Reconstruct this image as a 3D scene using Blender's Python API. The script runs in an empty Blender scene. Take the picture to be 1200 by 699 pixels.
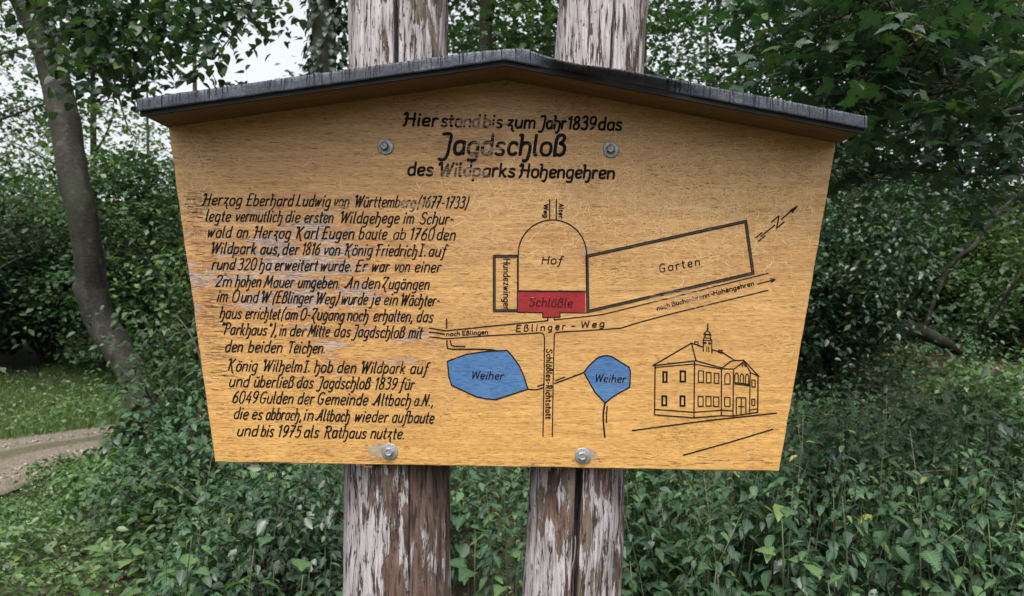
import bpy, math, random
import numpy as np
from mathutils import Vector, Matrix

random.seed(7)
C = bpy.context.scene.collection
PI = math.pi
R = math.radians

# ------------------------------------------------------------------ camera, world, sun, exposure
S = 0.0017                      # metres per photograph pixel in the plane of the board
D = 2.04 * 28 / 36              # camera to board
CAMZ = 1.5
cam_d = bpy.data.cameras.new('camera')
cam = bpy.data.objects.new('camera', cam_d)
C.objects.link(cam)
cam.location = (0, -D, CAMZ)
cam.rotation_euler = (R(90), 0, 0)
cam_d.lens = 28
cam_d.sensor_width = 36
cam_d.clip_start = 0.05
cam_d.clip_end = 600
cam_d.dof.use_dof = True
cam_d.dof.focus_distance = D + 0.02
cam_d.dof.aperture_fstop = 9.0
bpy.context.scene.camera = cam

SUN_EL, SUN_AZ = R(64), R(-172)  # azimuth measured clockwise from +Y
world = bpy.data.worlds.new("World")
bpy.context.scene.world = world
world.use_nodes = True
wn = world.node_tree
wn.nodes.clear()
sky = wn.nodes.new('ShaderNodeTexSky')
sky.sky_type = 'NISHITA'
sky.sun_disc = False
sky.sun_elevation = SUN_EL
sky.sun_rotation = SUN_AZ
sky.air_density = 1.0
sky.dust_density = 6.0
sky.ozone_density = 1.0
hs = wn.nodes.new('ShaderNodeHueSaturation')
hs.inputs['Saturation'].default_value = 0.22      # overcast: a nearly white sky
bg = wn.nodes.new('ShaderNodeBackground')
bg.inputs['Strength'].default_value = 0.15
wo = wn.nodes.new('ShaderNodeOutputWorld')
wn.links.new(sky.outputs[0], hs.inputs['Color'])
wn.links.new(hs.outputs[0], bg.inputs['Color'])
wn.links.new(bg.outputs[0], wo.inputs['Surface'])

sun_d = bpy.data.lights.new('sun', 'SUN')
sun = bpy.data.objects.new('sun', sun_d)
C.objects.link(sun)
sun_d.energy = 1.5
sun_d.angle = R(20)
sun_d.color = (1.0, 0.96, 0.9)
sd = Vector((math.sin(SUN_AZ) * math.cos(SUN_EL), math.cos(SUN_AZ) * math.cos(SUN_EL), math.sin(SUN_EL)))
sun.rotation_euler = sd.to_track_quat('Z', 'Y').to_euler()

vs = bpy.context.scene.view_settings
vs.view_transform = 'Standard'
vs.look = 'None'
vs.exposure = 1.15
vs.gamma = 1.0

# ------------------------------------------------------------------ helpers
def tag(o, label=None, cat=None, group=None, kind=None):
    if label: o['label'] = label
    if cat: o['category'] = cat
    if group: o['group'] = group
    if kind: o['kind'] = kind
    return o

def empty(name, loc=(0, 0, 0), rz=0.0):
    o = bpy.data.objects.new(name, None)
    C.objects.link(o)
    o.location = loc
    o.rotation_euler = (0, 0, rz)
    o.empty_display_size = 0.1
    return o

def link(name, me, parent=None, loc=None):
    o = bpy.data.objects.new(name, me)
    C.objects.link(o)
    if parent is not None: o.parent = parent
    if loc is not None: o.location = loc
    return o

def P(px, py, d):
    """A place in the world: what stands d metres in front of the camera at that spot of the photograph."""
    k = S * d / D
    return Vector(((px - 600) * k, d - D, CAMZ + (349.5 - py) * k))

def mesh_np(name, V, faces_idx, face_len, mat=None, smooth=False, attrs=None):
    """V (n,3); faces_idx flat loop vertex indices; face_len per-face lengths."""
    me = bpy.data.meshes.new(name)
    V = np.asarray(V, dtype=np.float32)
    fi = np.asarray(faces_idx, dtype=np.int32).ravel()
    fl = np.asarray(face_len, dtype=np.int32)
    me.vertices.add(len(V)); me.vertices.foreach_set('co', V.ravel())
    me.loops.add(len(fi)); me.loops.foreach_set('vertex_index', fi)
    me.polygons.add(len(fl))
    ls = np.zeros(len(fl), dtype=np.int32); ls[1:] = np.cumsum(fl)[:-1]
    me.polygons.foreach_set('loop_start', ls)
    me.polygons.foreach_set('loop_total', fl)
    if smooth: me.polygons.foreach_set('use_smooth', np.ones(len(fl), dtype=bool))
    if attrs:
        for k, a in attrs.items():
            at = me.attributes.new(k, 'FLOAT', 'POINT')
            at.data.foreach_set('value', np.asarray(a, dtype=np.float32))
    me.update(calc_edges=True)
    if mat: me.materials.append(mat)
    return me

class MB:
    """collects polygons"""
    def __init__(s): s.v = []; s.f = []
    def add(s, vs, fs):
        n = len(s.v); s.v += [tuple(p) for p in vs]; s.f += [tuple(i + n for i in f) for f in fs]
    def box(s, x0, x1, y0, y1, z0, z1):
        s.add([(x0,y0,z0),(x1,y0,z0),(x1,y1,z0),(x0,y1,z0),(x0,y0,z1),(x1,y0,z1),(x1,y1,z1),(x0,y1,z1)],
              [(0,3,2,1),(4,5,6,7),(0,1,5,4),(1,2,6,5),(2,3,7,6),(3,0,4,7)])
    def prism(s, poly, y0, y1):
        """poly: list of (x,z), extruded in y; y0 is the front"""
        n = len(poly)
        a = sum(poly[i][0]*poly[(i+1)%n][1]-poly[(i+1)%n][0]*poly[i][1] for i in range(n))
        if a < 0: poly = poly[::-1]
        s.add([(x, y0, z) for x, z in poly] + [(x, y1, z) for x, z in poly],
              [tuple(range(n)), tuple(range(2*n-1, n-1, -1))] +
              [(i, i+n, (i+1)%n+n, (i+1)%n) for i in range(n)])
    def build(s, name, mat, parent=None, smooth=False, loc=None):
        me = bpy.data.meshes.new(name)
        me.from_pydata(s.v, [], s.f)
        me.update()
        if smooth:
            me.polygons.foreach_set('use_smooth', np.ones(len(me.polygons), dtype=bool))
        if mat: me.materials.append(mat)
        return link(name, me, parent, loc)

# value noise
_h = np.random.RandomState(11).rand(256 * 256).astype(np.float64)
def _hash(ix, iy, iz):
    return _h[(ix * 73856093 ^ iy * 19349663 ^ iz * 83492791) & 65535]
def vnoise(x, y, z):
    x = np.asarray(x, dtype=np.float64); y = np.asarray(y, dtype=np.float64) + 0 * x; z = np.asarray(z, dtype=np.float64) + 0 * x
    ix, iy, iz = np.floor(x).astype(np.int64), np.floor(y).astype(np.int64), np.floor(z).astype(np.int64)
    fx, fy, fz = x - ix, y - iy, z - iz
    u, v, w = fx*fx*(3-2*fx), fy*fy*(3-2*fy), fz*fz*(3-2*fz)
    r = 0
    for dx in (0, 1):
        for dy in (0, 1):
            for dz in (0, 1):
                r = r + _hash(ix+dx, iy+dy, iz+dz) * (u if dx else 1-u) * (v if dy else 1-v) * (w if dz else 1-w)
    return r
def fbm(x, y, z, o=4):
    r = 0; a = 0.5; t = 0
    for i in range(o):
        r = r + a * vnoise(x * 2**i + 7.3*i, y * 2**i + 3.1*i, z * 2**i + 5.7*i); t += a; a *= 0.5
    return r / t

# ------------------------------------------------------------------ node helpers
class NT:
    def __init__(s, name):
        s.m = bpy.data.materials.new(name); s.m.use_nodes = True
        s.t = s.m.node_tree; s.t.nodes.clear()
        s.out = s.t.nodes.new('ShaderNodeOutputMaterial')
    def n(s, typ, **kw):
        nd = s.t.nodes.new(typ)
        for k, v in kw.items(): setattr(nd, k, v)
        return nd
    def l(s, a, b): s.t.links.new(a, b)
    def val(s, sock, v):
        if hasattr(v, 'links') or isinstance(v, bpy.types.NodeSocket): s.l(v, sock)
        else: sock.default_value = v
    def coord(s, scale=(1, 1, 1), loc=(0, 0, 0), src='Object'):
        tc = s.n('ShaderNodeTexCoord'); mp = s.n('ShaderNodeMapping')
        s.l(tc.outputs[src], mp.inputs['Vector'])
        mp.inputs['Scale'].default_value = scale; mp.inputs['Location'].default_value = loc
        return mp.outputs[0]
    def noise(s, vec, scale=1.0, detail=3.0, rough=0.55, dist=0.0):
        nd = s.n('ShaderNodeTexNoise')
        s.l(vec, nd.inputs['Vector'])
        nd.inputs['Scale'].default_value = scale; nd.inputs['Detail'].default_value = detail
        nd.inputs['Roughness'].default_value = rough; nd.inputs['Distortion'].default_value = dist
        return nd.outputs['Fac']
    def ramp(s, fac, stops, interp='LINEAR'):
        r = s.n('ShaderNodeValToRGB'); r.color_ramp.interpolation = interp
        el = r.color_ramp.elements
        while len(el) < len(stops): el.new(0.5)
        for e, (p, c) in zip(el, stops):
            e.position = p; e.color = (c[0], c[1], c[2], 1) if hasattr(c, '__len__') else (c, c, c, 1)
        s.l(fac, r.inputs['Fac'])
        return r.outputs['Color']
    def math(s, op, a, b=0.0, c=None):
        m = s.n('ShaderNodeMath', operation=op)
        s.val(m.inputs[0], a); s.val(m.inputs[1], b)
        if c is not None: s.val(m.inputs[2], c)
        return m.outputs[0]
    def mix(s, fac, a, b, mode='MIX'):
        m = s.n('ShaderNodeMix', data_type='RGBA', blend_type=mode)
        s.val(m.inputs['Factor'], fac)
        for nm, v in ((6, a), (7, b)):
            if isinstance(v, tuple): v = (v[0], v[1], v[2], 1)
            s.val(m.inputs[nm], v)
        return m.outputs[2]
    def sep(s, vec):
        x = s.n('ShaderNodeSeparateXYZ'); s.l(vec, x.inputs[0]); return x.outputs
    def box_mask(s, xyz, cx, cz, rx, rz, soft=0.5):
        """soft elliptical blotch in the object's x,z"""
        a = s.math('DIVIDE', s.math('SUBTRACT', xyz[0], cx), rx)
        b = s.math('DIVIDE', s.math('SUBTRACT', xyz[2], cz), rz)
        q = s.math('ADD', s.math('MULTIPLY', a, a), s.math('MULTIPLY', b, b))
        return s.math('SUBTRACT', 1.0, s.math('MINIMUM', q, 1.0))
    def attr(s, name):
        a = s.n('ShaderNodeAttribute'); a.attribute_name = name; return a.outputs['Fac']
    def bump(s, h, strength=0.5, dist=0.002, normal=None):
        b = s.n('ShaderNodeBump'); b.inputs['Strength'].default_value = strength
        b.inputs['Distance'].default_value = dist
        s.l(h, b.inputs['Height'])
        if normal is not None: s.l(normal, b.inputs['Normal'])
        return b.outputs[0]
    def bsdf(s, color, rough=0.6, normal=None, spec=0.5, metal=0.0):
        b = s.n('ShaderNodeBsdfPrincipled')
        if isinstance(color, tuple): color = (color[0], color[1], color[2], 1)
        s.val(b.inputs['Base Color'], color); s.val(b.inputs['Roughness'], rough)
        s.val(b.inputs['Specular IOR Level'], spec); b.inputs['Metallic'].default_value = metal
        if normal is not None: s.l(normal, b.inputs['Normal'])
        s.l(b.outputs[0], s.out.inputs['Surface'])
        return b

# ------------------------------------------------------------------ materials
def mat_board():
    t = NT('varnished_plywood')
    co = t.coord()
    xyz = t.sep(co)
    g1 = t.noise(t.coord((7.0, 1, 120)), 1.0, 5, 0.68, 0.5)            # long horizontal grain
    g2 = t.noise(t.coord((60, 1, 480)), 1.0, 3, 0.7, 0.4)            # fine fibres
    big = t.noise(t.coord((2.2, 1, 5.0)), 1.0, 4, 0.55)
    base = t.ramp(g1, [(0.3, (0.255, 0.133, 0.046)), (0.5, (0.375, 0.212, 0.078)), (0.7, (0.49, 0.30, 0.122))])
    base = t.mix(t.ramp(big, [(0.35, 0.0), (0.7, 0.7)]), base, (0.32, 0.174, 0.063))
    # the lower half keeps a yellower varnish, its colour also brightened for stronger light there
    yel = t.ramp(t.math('ADD', xyz[2], t.math('MULTIPLY', big, 0.12)), [(0.0, 1.0), (0.20, 0.0)])
    # ramp clamps below 0: z runs from -0.35 to 0.43
    zz = t.math('MULTIPLY_ADD', xyz[2], 1.25, 0.5)
    yel = t.ramp(t.math('ADD', zz, t.math('MULTIPLY', t.math('SUBTRACT', big, 0.5), 0.5)), [(0.15, 0.75), (0.62, 0.0)])
    base = t.mix(yel, base, t.ramp(g1, [(0.3, (0.355, 0.182, 0.046)), (0.7, (0.535, 0.316, 0.094))]))
    # grey lilac bare wood, where the varnish has gone behind the text
    wn_ = t.noise(t.coord((9, 1, 42)), 1.0, 5, 0.65, 0.4)
    m1 = t.box_mask(xyz, -0.42, 0.06, 0.32, 0.20)
    m2 = t.box_mask(xyz, -0.075, 0.30, 0.12, 0.075)
    m3 = t.box_mask(xyz, -0.29, -0.09, 0.25, 0.12)
    m4 = t.box_mask(xyz, -0.655, 0.03, 0.085, 0.27)
    m5 = t.box_mask(xyz, 0.155, 0.09, 0.035, 0.035)
    m6 = t.box_mask(xyz, -0.40, -0.32, 0.25, 0.03)
    wear = t.math('MAXIMUM', t.math('MULTIPLY', m1, 0.95), t.math('MULTIPLY', m2, 0.75))
    wear = t.math('MAXIMUM', wear, t.math('MULTIPLY', m3, 0.72))
    wear = t.math('MAXIMUM', wear, t.math('MULTIPLY', m4, 0.80))
    wear = t.math('MAXIMUM', wear, t.math('MULTIPLY', m5, 0.8))
    wear = t.math('MAXIMUM', wear, t.math('MULTIPLY', m6, 0.55))
    wsum = t.math('ADD', wn_, t.math('MULTIPLY_ADD', wear, 0.42, -0.42))
    grey = t.ramp(wsum, [(0.37, 0.0), (0.47, 0.85)])
    base = t.mix(grey, base, t.mix(t.ramp(g2, [(0.35, 0.0), (0.65, 1.0)]), (0.13, 0.10, 0.09), (0.32, 0.26, 0.23)))
    # orange brown stains along the worn edge of the varnish
    edge = t.ramp(wsum, [(0.31, 0.0), (0.37, 0.65), (0.41, 0.0)])
    base = t.mix(edge, base, (0.25, 0.095, 0.026))
    # dark horizontal checks and specks
    ck = t.noise(t.coord((26, 1, 300), (3, 0, 1)), 1.0, 3, 0.7, 0.5)
    ckm = t.math('ADD', ck, t.math('MULTIPLY', t.box_mask(xyz, -0.70, 0.0, 0.16, 0.34), 0.06))
    checks = t.ramp(ckm, [(0.635, 0.0), (0.69, 0.9)])
    base = t.mix(checks, base, (0.075, 0.038, 0.02))
    sp = t.noise(t.coord((130, 1, 420)), 1.0, 2, 0.6, 0.4)
    spm = t.noise(t.coord((4, 1, 7), (5, 0, 3)), 1.0, 3, 0.6)
    specks = t.ramp(t.math('MULTIPLY', sp, t.math('ADD', spm, 0.45)), [(0.60, 0.0), (0.68, 0.75)])
    base = t.mix(specks, base, (0.15, 0.075, 0.02))
    fibre = t.ramp(g2, [(0.34, 0.50), (0.47, 0.95), (0.64, 1.25)])
    base = t.mix(0.8, base, fibre, 'MULTIPLY')
    # pale curling cracks in the varnish, upper right and along the middle
    def contour(sc, loc, w):
        q = t.noise(t.coord((sc, 1, sc*1.15), loc), 1.0, 2.5, 0.6, 1.6)
        return t.ramp(t.math('ABSOLUTE', t.math('SUBTRACT', q, 0.5)), [(0.0, 1.0), (w, 0.0)])
    cr = t.math('MAXIMUM', contour(42, (0, 0, 0), 0.055), t.math('MULTIPLY', contour(80, (5, 1, 9), 0.08), 0.9))
    curlm = t.math('MAXIMUM', t.box_mask(xyz, 0.46, 0.19, 0.26, 0.12), t.math('MULTIPLY', t.box_mask(xyz, 0.12, 0.22, 0.30, 0.08), 0.8))
    curlm = t.math('MAXIMUM', curlm, t.math('MULTIPLY', t.box_mask(xyz, -0.62, 0.16, 0.10, 0.12), 0.9))
    curlm = t.math('MULTIPLY', curlm, t.ramp(t.noise(t.coord((22, 1, 26)), 1.0, 3), [(0.40, 0.0), (0.54, 1.0)]))
    curl = t.math('MULTIPLY', cr, t.math('MINIMUM', t.math('MULTIPLY', curlm, 1.4), 1.0))
    base = t.mix(t.math('MULTIPLY', curl, 0.25), base, (0.64, 0.43, 0.19))
    h = t.math('ADD', t.math('MULTIPLY', g2, 0.5), t.math('MULTIPLY', g1, 0.3))
    h = t.math('SUBTRACT', h, t.math('MULTIPLY', checks, 0.9))
    h = t.math('SUBTRACT', h, t.math('MULTIPLY', grey, 0.25))
    rough = t.mix(grey, (0.42, 0.42, 0.42), (0.8, 0.8, 0.8))
    t.bsdf(base, rough, t.bump(h, 0.55, 0.0012), 0.4)
    return t.m

def mat_paint(name, col, wear_on=True, rough=0.55):
    t = NT(name)
    co = t.coord(); xyz = t.sep(co)
    f = t.noise(t.coord((40, 1, 260)), 1.0, 3, 0.65, 0.3)
    b = t.noise(t.coord((12, 1, 20), (2, 0, 5)), 1.0, 3)
    base = t.mix(t.ramp(f, [(0.35, 0.0), (0.7, 1.0)]), col, tuple(min(1, c * 1.3 + 0.002) for c in col))
    if wear_on:
        m = t.math('MAXIMUM', t.box_mask(xyz, -0.080, 0.350, 0.085, 0.03), t.box_mask(xyz, -0.055, 0.298, 0.05, 0.035))
        m = t.math('MAXIMUM', m, t.box_mask(xyz, -0.100, 0.250, 0.075, 0.025))
        m = t.math('MAXIMUM', m, t.box_mask(xyz, -0.20, 0.185, 0.055, 0.018))
        m = t.math('MAXIMUM', m, t.math('MULTIPLY', t.box_mask(xyz, -0.34, 0.185, 0.05, 0.018), 0.7))
        m = t.math('MAXIMUM', m, t.math('MULTIPLY', t.box_mask(xyz, 0.34, 0.0, 0.09, 0.035), 0.9))
        w = t.math('ADD', f, t.math('MULTIPLY', m, 0.20))
    else:
        w = f
    w = t.math('ADD', w, t.math('MULTIPLY', t.math('SUBTRACT', b, 0.5), 0.12))
    wear = t.ramp(w, [(0.635, 0.0), (0.70, 0.85)])
    base = t.mix(wear, base, (0.24, 0.175, 0.13))
    t.bsdf(base, 0.75, t.bump(f, 0.3, 0.0006), 0.08)
    return t.m

def mat_post():
    t = NT('weathered_log')
    fib = t.noise(t.coord((150, 150, 13)), 1.0, 4, 0.7, 0.3)
    fib2 = t.noise(t.coord((55, 55, 10), (4, 2, 1)), 1.0, 5, 0.7, 0.5)
    pat = t.noise(t.coord((15, 15, 3.6), (1, 7, 2)), 1.0, 5, 0.6, 0.7)
    spk = t.noise(t.coord((150, 150, 40)), 1.0, 2, 0.6)
    lay = t.math('ADD', t.math('MULTIPLY', pat, 0.58), t.math('MULTIPLY', fib2, 0.28))
    lay = t.math('ADD', lay, t.math('MULTIPLY', fib, 0.14))
    lay = t.math('ADD', lay, t.attr('bias'))
    white = t.ramp(lay, [(0.472, 0.0), (0.486, 0.85), (0.51, 1.0)])
    wcol = t.ramp(fib, [(0.34, (0.11, 0.088, 0.085)), (0.44, (0.235, 0.208, 0.212)), (0.56, (0.315, 0.288, 0.298)), (0.68, (0.40, 0.372, 0.385))])
    bcol = t.ramp(fib2, [(0.34, (0.045, 0.027, 0.020)), (0.5, (0.105, 0.068, 0.053)), (0.66, (0.175, 0.128, 0.108))])
    bcol = t.mix(t.ramp(t.noise(t.coord((9, 9, 3), (8, 1, 4)), 1.0, 3), [(0.5, 0.0), (0.62, 0.6)]), bcol, (0.14, 0.125, 0.085))
    base = t.mix(white, bcol, wcol)
    # narrow dark slits and pits in the white layer
    slit = t.ramp(t.math('ADD', t.math('MULTIPLY', fib, 0.5), t.math('MULTIPLY', t.noise(t.coord((75, 75, 9), (2, 2, 2)), 1.0, 4, 0.7, 0.4), 0.5)), [(0.425, 1.0), (0.455, 0.0)])
    base = t.mix(slit, base, (0.045, 0.03, 0.028))
    pits = t.ramp(spk, [(0.33, 1.0), (0.38, 0.0)])
    base = t.mix(pits, base, (0.05, 0.035, 0.03))
    h = t.math('ADD', t.math('MULTIPLY', white, 0.8), t.math('MULTIPLY', fib, 0.5))
    h = t.math('SUBTRACT', h, t.math('MULTIPLY', slit, 0.9))
    t.bsdf(base, 0.85, t.bump(h, 0.9, 0.003), 0.25)
    return t.m

def mat_felt():
    t = NT('roofing_felt')
    co = t.coord(); xyz = t.sep(co)
    n1 = t.noise(t.coord((20, 20, 40)), 1.0, 4, 0.6)
    gr = t.noise(t.coord((420, 420, 420)), 1.0, 2, 0.6)
    base = t.ramp(n1, [(0.3, (0.013, 0.016, 0.023)), (0.5, (0.028, 0.034, 0.048)), (0.66, (0.062, 0.070, 0.090))])
    base = t.mix(0.9, base, t.ramp(gr, [(0.35, 0.4), (0.65, 1.5)]), 'MULTIPLY')
    # short cracks that run down from the upper edge
    ck = t.noise(t.coord((300, 3, 12)), 1.0, 2, 0.6, 0.2)
    hgt = t.attr('up')
    cm = t.ramp(t.math('ADD', ck, t.math('MULTIPLY', hgt, 0.12)), [(0.675, 0.0), (0.70, 1.0)])
    base = t.mix(cm, base, (0.004, 0.004, 0.006))
    lines = t.noise(t.coord((8, 3, 200)), 1.0, 2, 0.5)
    h = t.math('SUBTRACT', t.math('ADD', t.math('MULTIPLY', gr, 0.25), t.math('MULTIPLY', lines, 0.2)), cm)
    t.bsdf(base, 0.6, t.bump(h, 0.8, 0.0014), 0.4)
    return t.m

def mat_simple(name, c1, c2, scale=(10, 10, 10), rough=0.7, bump=0.4, dist=0.003, metal=0.0, spec=0.4):
    t = NT(name)
    n1 = t.noise(t.coord(scale), 1.0, 5, 0.62, 0.3)
    base = t.ramp(n1, [(0.3, c1), (0.7, c2)])
    t.bsdf(base, rough, t.bump(n1, bump, dist), spec, metal)
    return t.m

def mat_bark(name, c1, c2, c3, sc=1.0, moss=0.0):
    t = NT(name)
    a = t.noise(t.coord((7*sc, 7*sc, 2.2*sc)), 1.0, 5, 0.6, 0.4)
    b = t.noise(t.coord((30*sc, 30*sc, 60*sc), (3, 3, 3)), 1.0, 3, 0.6)
    base = t.ramp(a, [(0.3, c1), (0.5, c2), (0.72, c3)])
    base = t.mix(0.7, base, t.ramp(b, [(0.35, 0.5), (0.65, 1.3)]), 'MULTIPLY')
    ring = t.noise(t.coord((5*sc, 5*sc, 55*sc), (1, 4, 2)), 1.0, 3, 0.6, 0.3)
    base = t.mix(t.ramp(ring, [(0.56, 0.0), (0.66, 0.6)]), base, tuple(c*0.45 for c in c2))
    lich = t.noise(t.coord((11*sc, 11*sc, 9*sc), (7, 4, 2)), 1.0, 4, 0.65)
    base = t.mix(t.ramp(lich, [(0.56, 0.0), (0.64, 0.5)]), base, tuple(min(1, c*1.5+0.01) for c in c3))
    if moss:
        mm = t.ramp(t.noise(t.coord((3, 3, 2), (9, 9, 9)), 1.0, 4), [(0.5, 0.0), (0.62, moss)])
        base = t.mix(mm, base, (0.05, 0.075, 0.03))
    t.bsdf(base, 0.85, t.bump(t.math('ADD', a, b), 0.5, 0.006), 0.25)
    return t.m

def mat_leaf(name, stops, rough=0.42, trans=0.3, per_object=False, spec=0.5):
    """stops: colours by the leaf's own random number"""
    k_ = (0.74, 0.83, 0.80) if 'stone' not in name and 'litter' not in name else (1, 1, 1)
    stops = [(p, (c[0]*k_[0], c[1]*k_[1], c[2]*k_[2])) for p, c in stops]
    t = NT(name)
    if per_object:
        oi = t.n('ShaderNodeObjectInfo'); rnd = oi.outputs['Random']
    else:
        rnd = t.attr('rnd')
    col = t.ramp(rnd, stops)
    geo = t.noise(t.coord((30, 30, 30)), 1.0, 3, 0.6)
    col = t.mix(0.6, col, t.ramp(geo, [(0.3, 0.70), (0.7, 1.25)]), 'MULTIPLY')
    rib = t.attr('rib')        # 1 on the midrib, 0 at the margin
    col = t.mix(t.ramp(rib, [(0.86, 0.0), (1.0, 0.35)]), col, (0.16, 0.20, 0.10))
    b = t.bsdf(col, rough, t.bump(geo, 0.35, 0.004), spec)
    tr = t.n('ShaderNodeBsdfTranslucent')
    tc = t.mix(1.0, col, (1.15, 1.45, 0.65), 'MULTIPLY')
    t.l(tc, tr.inputs['Color'])
    mx = t.n('ShaderNodeMixShader'); mx.inputs[0].default_value = trans
    t.l(b.outputs[0], mx.inputs[1]); t.l(tr.outputs[0], mx.inputs[2]); t.l(mx.outputs[0], t.out.inputs['Surface'])
    return t.m

M = {}
M['board'] = mat_board()
M['ink'] = mat_paint('black_lettering_paint', (0.006, 0.0045, 0.0045))
M['thin_ink'] = M['ink']
M['band'] = mat_paint('grey_brown_wall_paint', (0.035, 0.030, 0.022), False)
def mat_fill(name, col, light):
    t = NT(name)
    g1 = t.noise(t.coord((7.0, 1, 120)), 1.0, 5, 0.68, 0.5)
    g2 = t.noise(t.coord((60, 1, 480)), 1.0, 3, 0.7, 0.4)
    b = t.noise(t.coord((24, 1, 24), (1, 0, 4)), 1.0, 3, 0.6)
    base = t.mix(t.ramp(b, [(0.35, 0.0), (0.65, 0.8)]), col, light)
    base = t.mix(0.75, base, t.ramp(g2, [(0.34, 0.55), (0.5, 1.0), (0.64, 1.25)]), 'MULTIPLY')
    base = t.mix(t.ramp(g1, [(0.60, 0.0), (0.72, 0.45)]), base, (0.30, 0.20, 0.12))
    t.bsdf(base, 0.6, t.bump(t.math('ADD', g1, g2), 0.5, 0.001), 0.3)
    return t.m
M['red'] = mat_fill('red_paint', (0.17, 0.006, 0.009), (0.24, 0.009, 0.012))
M['red_ink'] = mat_paint('dark_red_lettering', (0.05, 0.006, 0.01), False, 0.5)
M['blue'] = mat_fill('blue_paint', (0.034, 0.095, 0.22), (0.058, 0.135, 0.27))
M['post'] = mat_post()
M['felt'] = mat_felt()
M['roofwood'] = mat_simple('brown_roof_plywood', (0.10, 0.058, 0.026), (0.16, 0.095, 0.042), (4, 60, 60), 0.6, 0.3, 0.001)
M['blackwood'] = mat_simple('black_stained_edge', (0.007, 0.007, 0.007), (0.016, 0.014, 0.014), (8, 60, 60), 0.85, 0.4, 0.001, 0.0, 0.15)
M['zinc'] = mat_simple('galvanised_steel', (0.28, 0.29, 0.31), (0.55, 0.56, 0.58), (90, 90, 90), 0.38, 0.5, 0.0006, 0.85, 0.5)
M['dark_zinc'] = mat_simple('dull_steel', (0.10, 0.10, 0.11), (0.30, 0.30, 0.32), (120, 120, 120), 0.5, 0.5, 0.0006, 0.8, 0.5)
M['splint'] = mat_simple('bare_splintered_wood', (0.16, 0.115, 0.075), (0.33, 0.26, 0.19), (60, 10, 200), 0.8, 0.5, 0.0006)
M['smooth_bark'] = mat_bark('smooth_grey_bark', (0.016, 0.015, 0.012), (0.029, 0.027, 0.022), (0.048, 0.046, 0.038), 1.0, 0.25)
M['dark_bark'] = mat_bark('dark_bark', (0.016, 0.013, 0.010), (0.034, 0.028, 0.022), (0.06, 0.052, 0.042), 1.0, 0.35)
M['twig'] = mat_bark('twig_bark', (0.018, 0.014, 0.011), (0.036, 0.029, 0.023), (0.06, 0.05, 0.04), 4.0)
M['pale_bark'] = mat_bark('pale_bark', (0.08, 0.08, 0.07), (0.13, 0.13, 0.115), (0.2, 0.2, 0.18), 1.0, 0.2)
M['dead_wood'] = mat_bark('rotting_wood', (0.004, 0.003, 0.003), (0.009, 0.007, 0.006), (0.022, 0.017, 0.014), 1.5, 0.3)
M['stem'] = mat_simple('green_stem', (0.035, 0.05, 0.02), (0.075, 0.10, 0.045), (30, 30, 10), 0.6, 0.2, 0.001)
M['dry_stem'] = mat_simple('dry_stem', (0.085, 0.07, 0.05), (0.17, 0.145, 0.105), (30, 30, 10), 0.8, 0.2, 0.001)

# ------------------------------------------------------------------ the information board
sign = empty('information_board', (0, 0, 0))
tag(sign, 'gabled yellow wooden board with black lettering and painted map, bolted to two peeling posts', 'sign')

def bx(px): return (px - 600) * S
def bz(py): return (349.5 - py) * S         # relative to the panel origin at camera height

rj = random.Random(3)
outline = []
corners = [(197,148.5),(592,93.5),(980,166.5),(913,552.5),(252,541.5)]
for i, (a, b) in enumerate(zip(corners, corners[1:] + corners[:1])):
    n = 26 if i in (2, 4) else 34
    for k in range(n):
        t_ = k / n
        j = 0 if (k == 0 or i in (0, 1)) else rj.uniform(-0.35, 0.35) * (3.2 if i == 4 and 0.25 < t_ < 0.95 and rj.random() < .4 else 1)
        x = a[0] + (b[0]-a[0])*t_; y = a[1] + (b[1]-a[1])*t_
        if i in (2, 4): x += j
        else: y += j
        outline.append((bx(x), bz(y)))
# panel: one sheet with a softened front arris
def inset(poly, d):
    cx = sum(p[0] for p in poly)/len(poly); cz = sum(p[1] for p in poly)/len(poly)
    return [(cx+(x-cx)*(1-d/abs(0.6)), cz+(z-cz)*(1-d/0.35)) for x, z in poly]
mb = MB()
poly = outline[::-1]
ins = inset(poly, 0.0012)
n = len(poly)
mb.add([(x, 0.0, z) for x, z in ins] + [(x, 0.0012, z) for x, z in poly] + [(x, 0.019, z) for x, z in poly],
       [tuple(range(n))] +
       [(i, i+n, (i+1) % n + n, (i+1) % n) for i in range(n)] +
       [(i+n, i+2*n, (i+1) % n + 2*n, (i+1) % n + n) for i in range(n)] + [tuple(range(3*n-1, 2*n-1, -1))])
panel = mb.build('panel', M['board'], sign, loc=(0, 0, CAMZ))
bpy.context.view_layer.update()

# ---- strokes ------------------------------------------------------------
_layer = [0]
def chaikin(p, it=2, closed=False):
    for _ in range(it):
        q = [] if closed else [p[0]]
        m = len(p)
        for i in range(m if closed else m-1):
            a, b = p[i], p[(i+1) % m]
            q.append((a[0]*.75+b[0]*.25, a[1]*.75+b[1]*.25)); q.append((a[0]*.25+b[0]*.75, a[1]*.25+b[1]*.75))
        if not closed: q.append(p[-1])
        p = q
    return p

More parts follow.
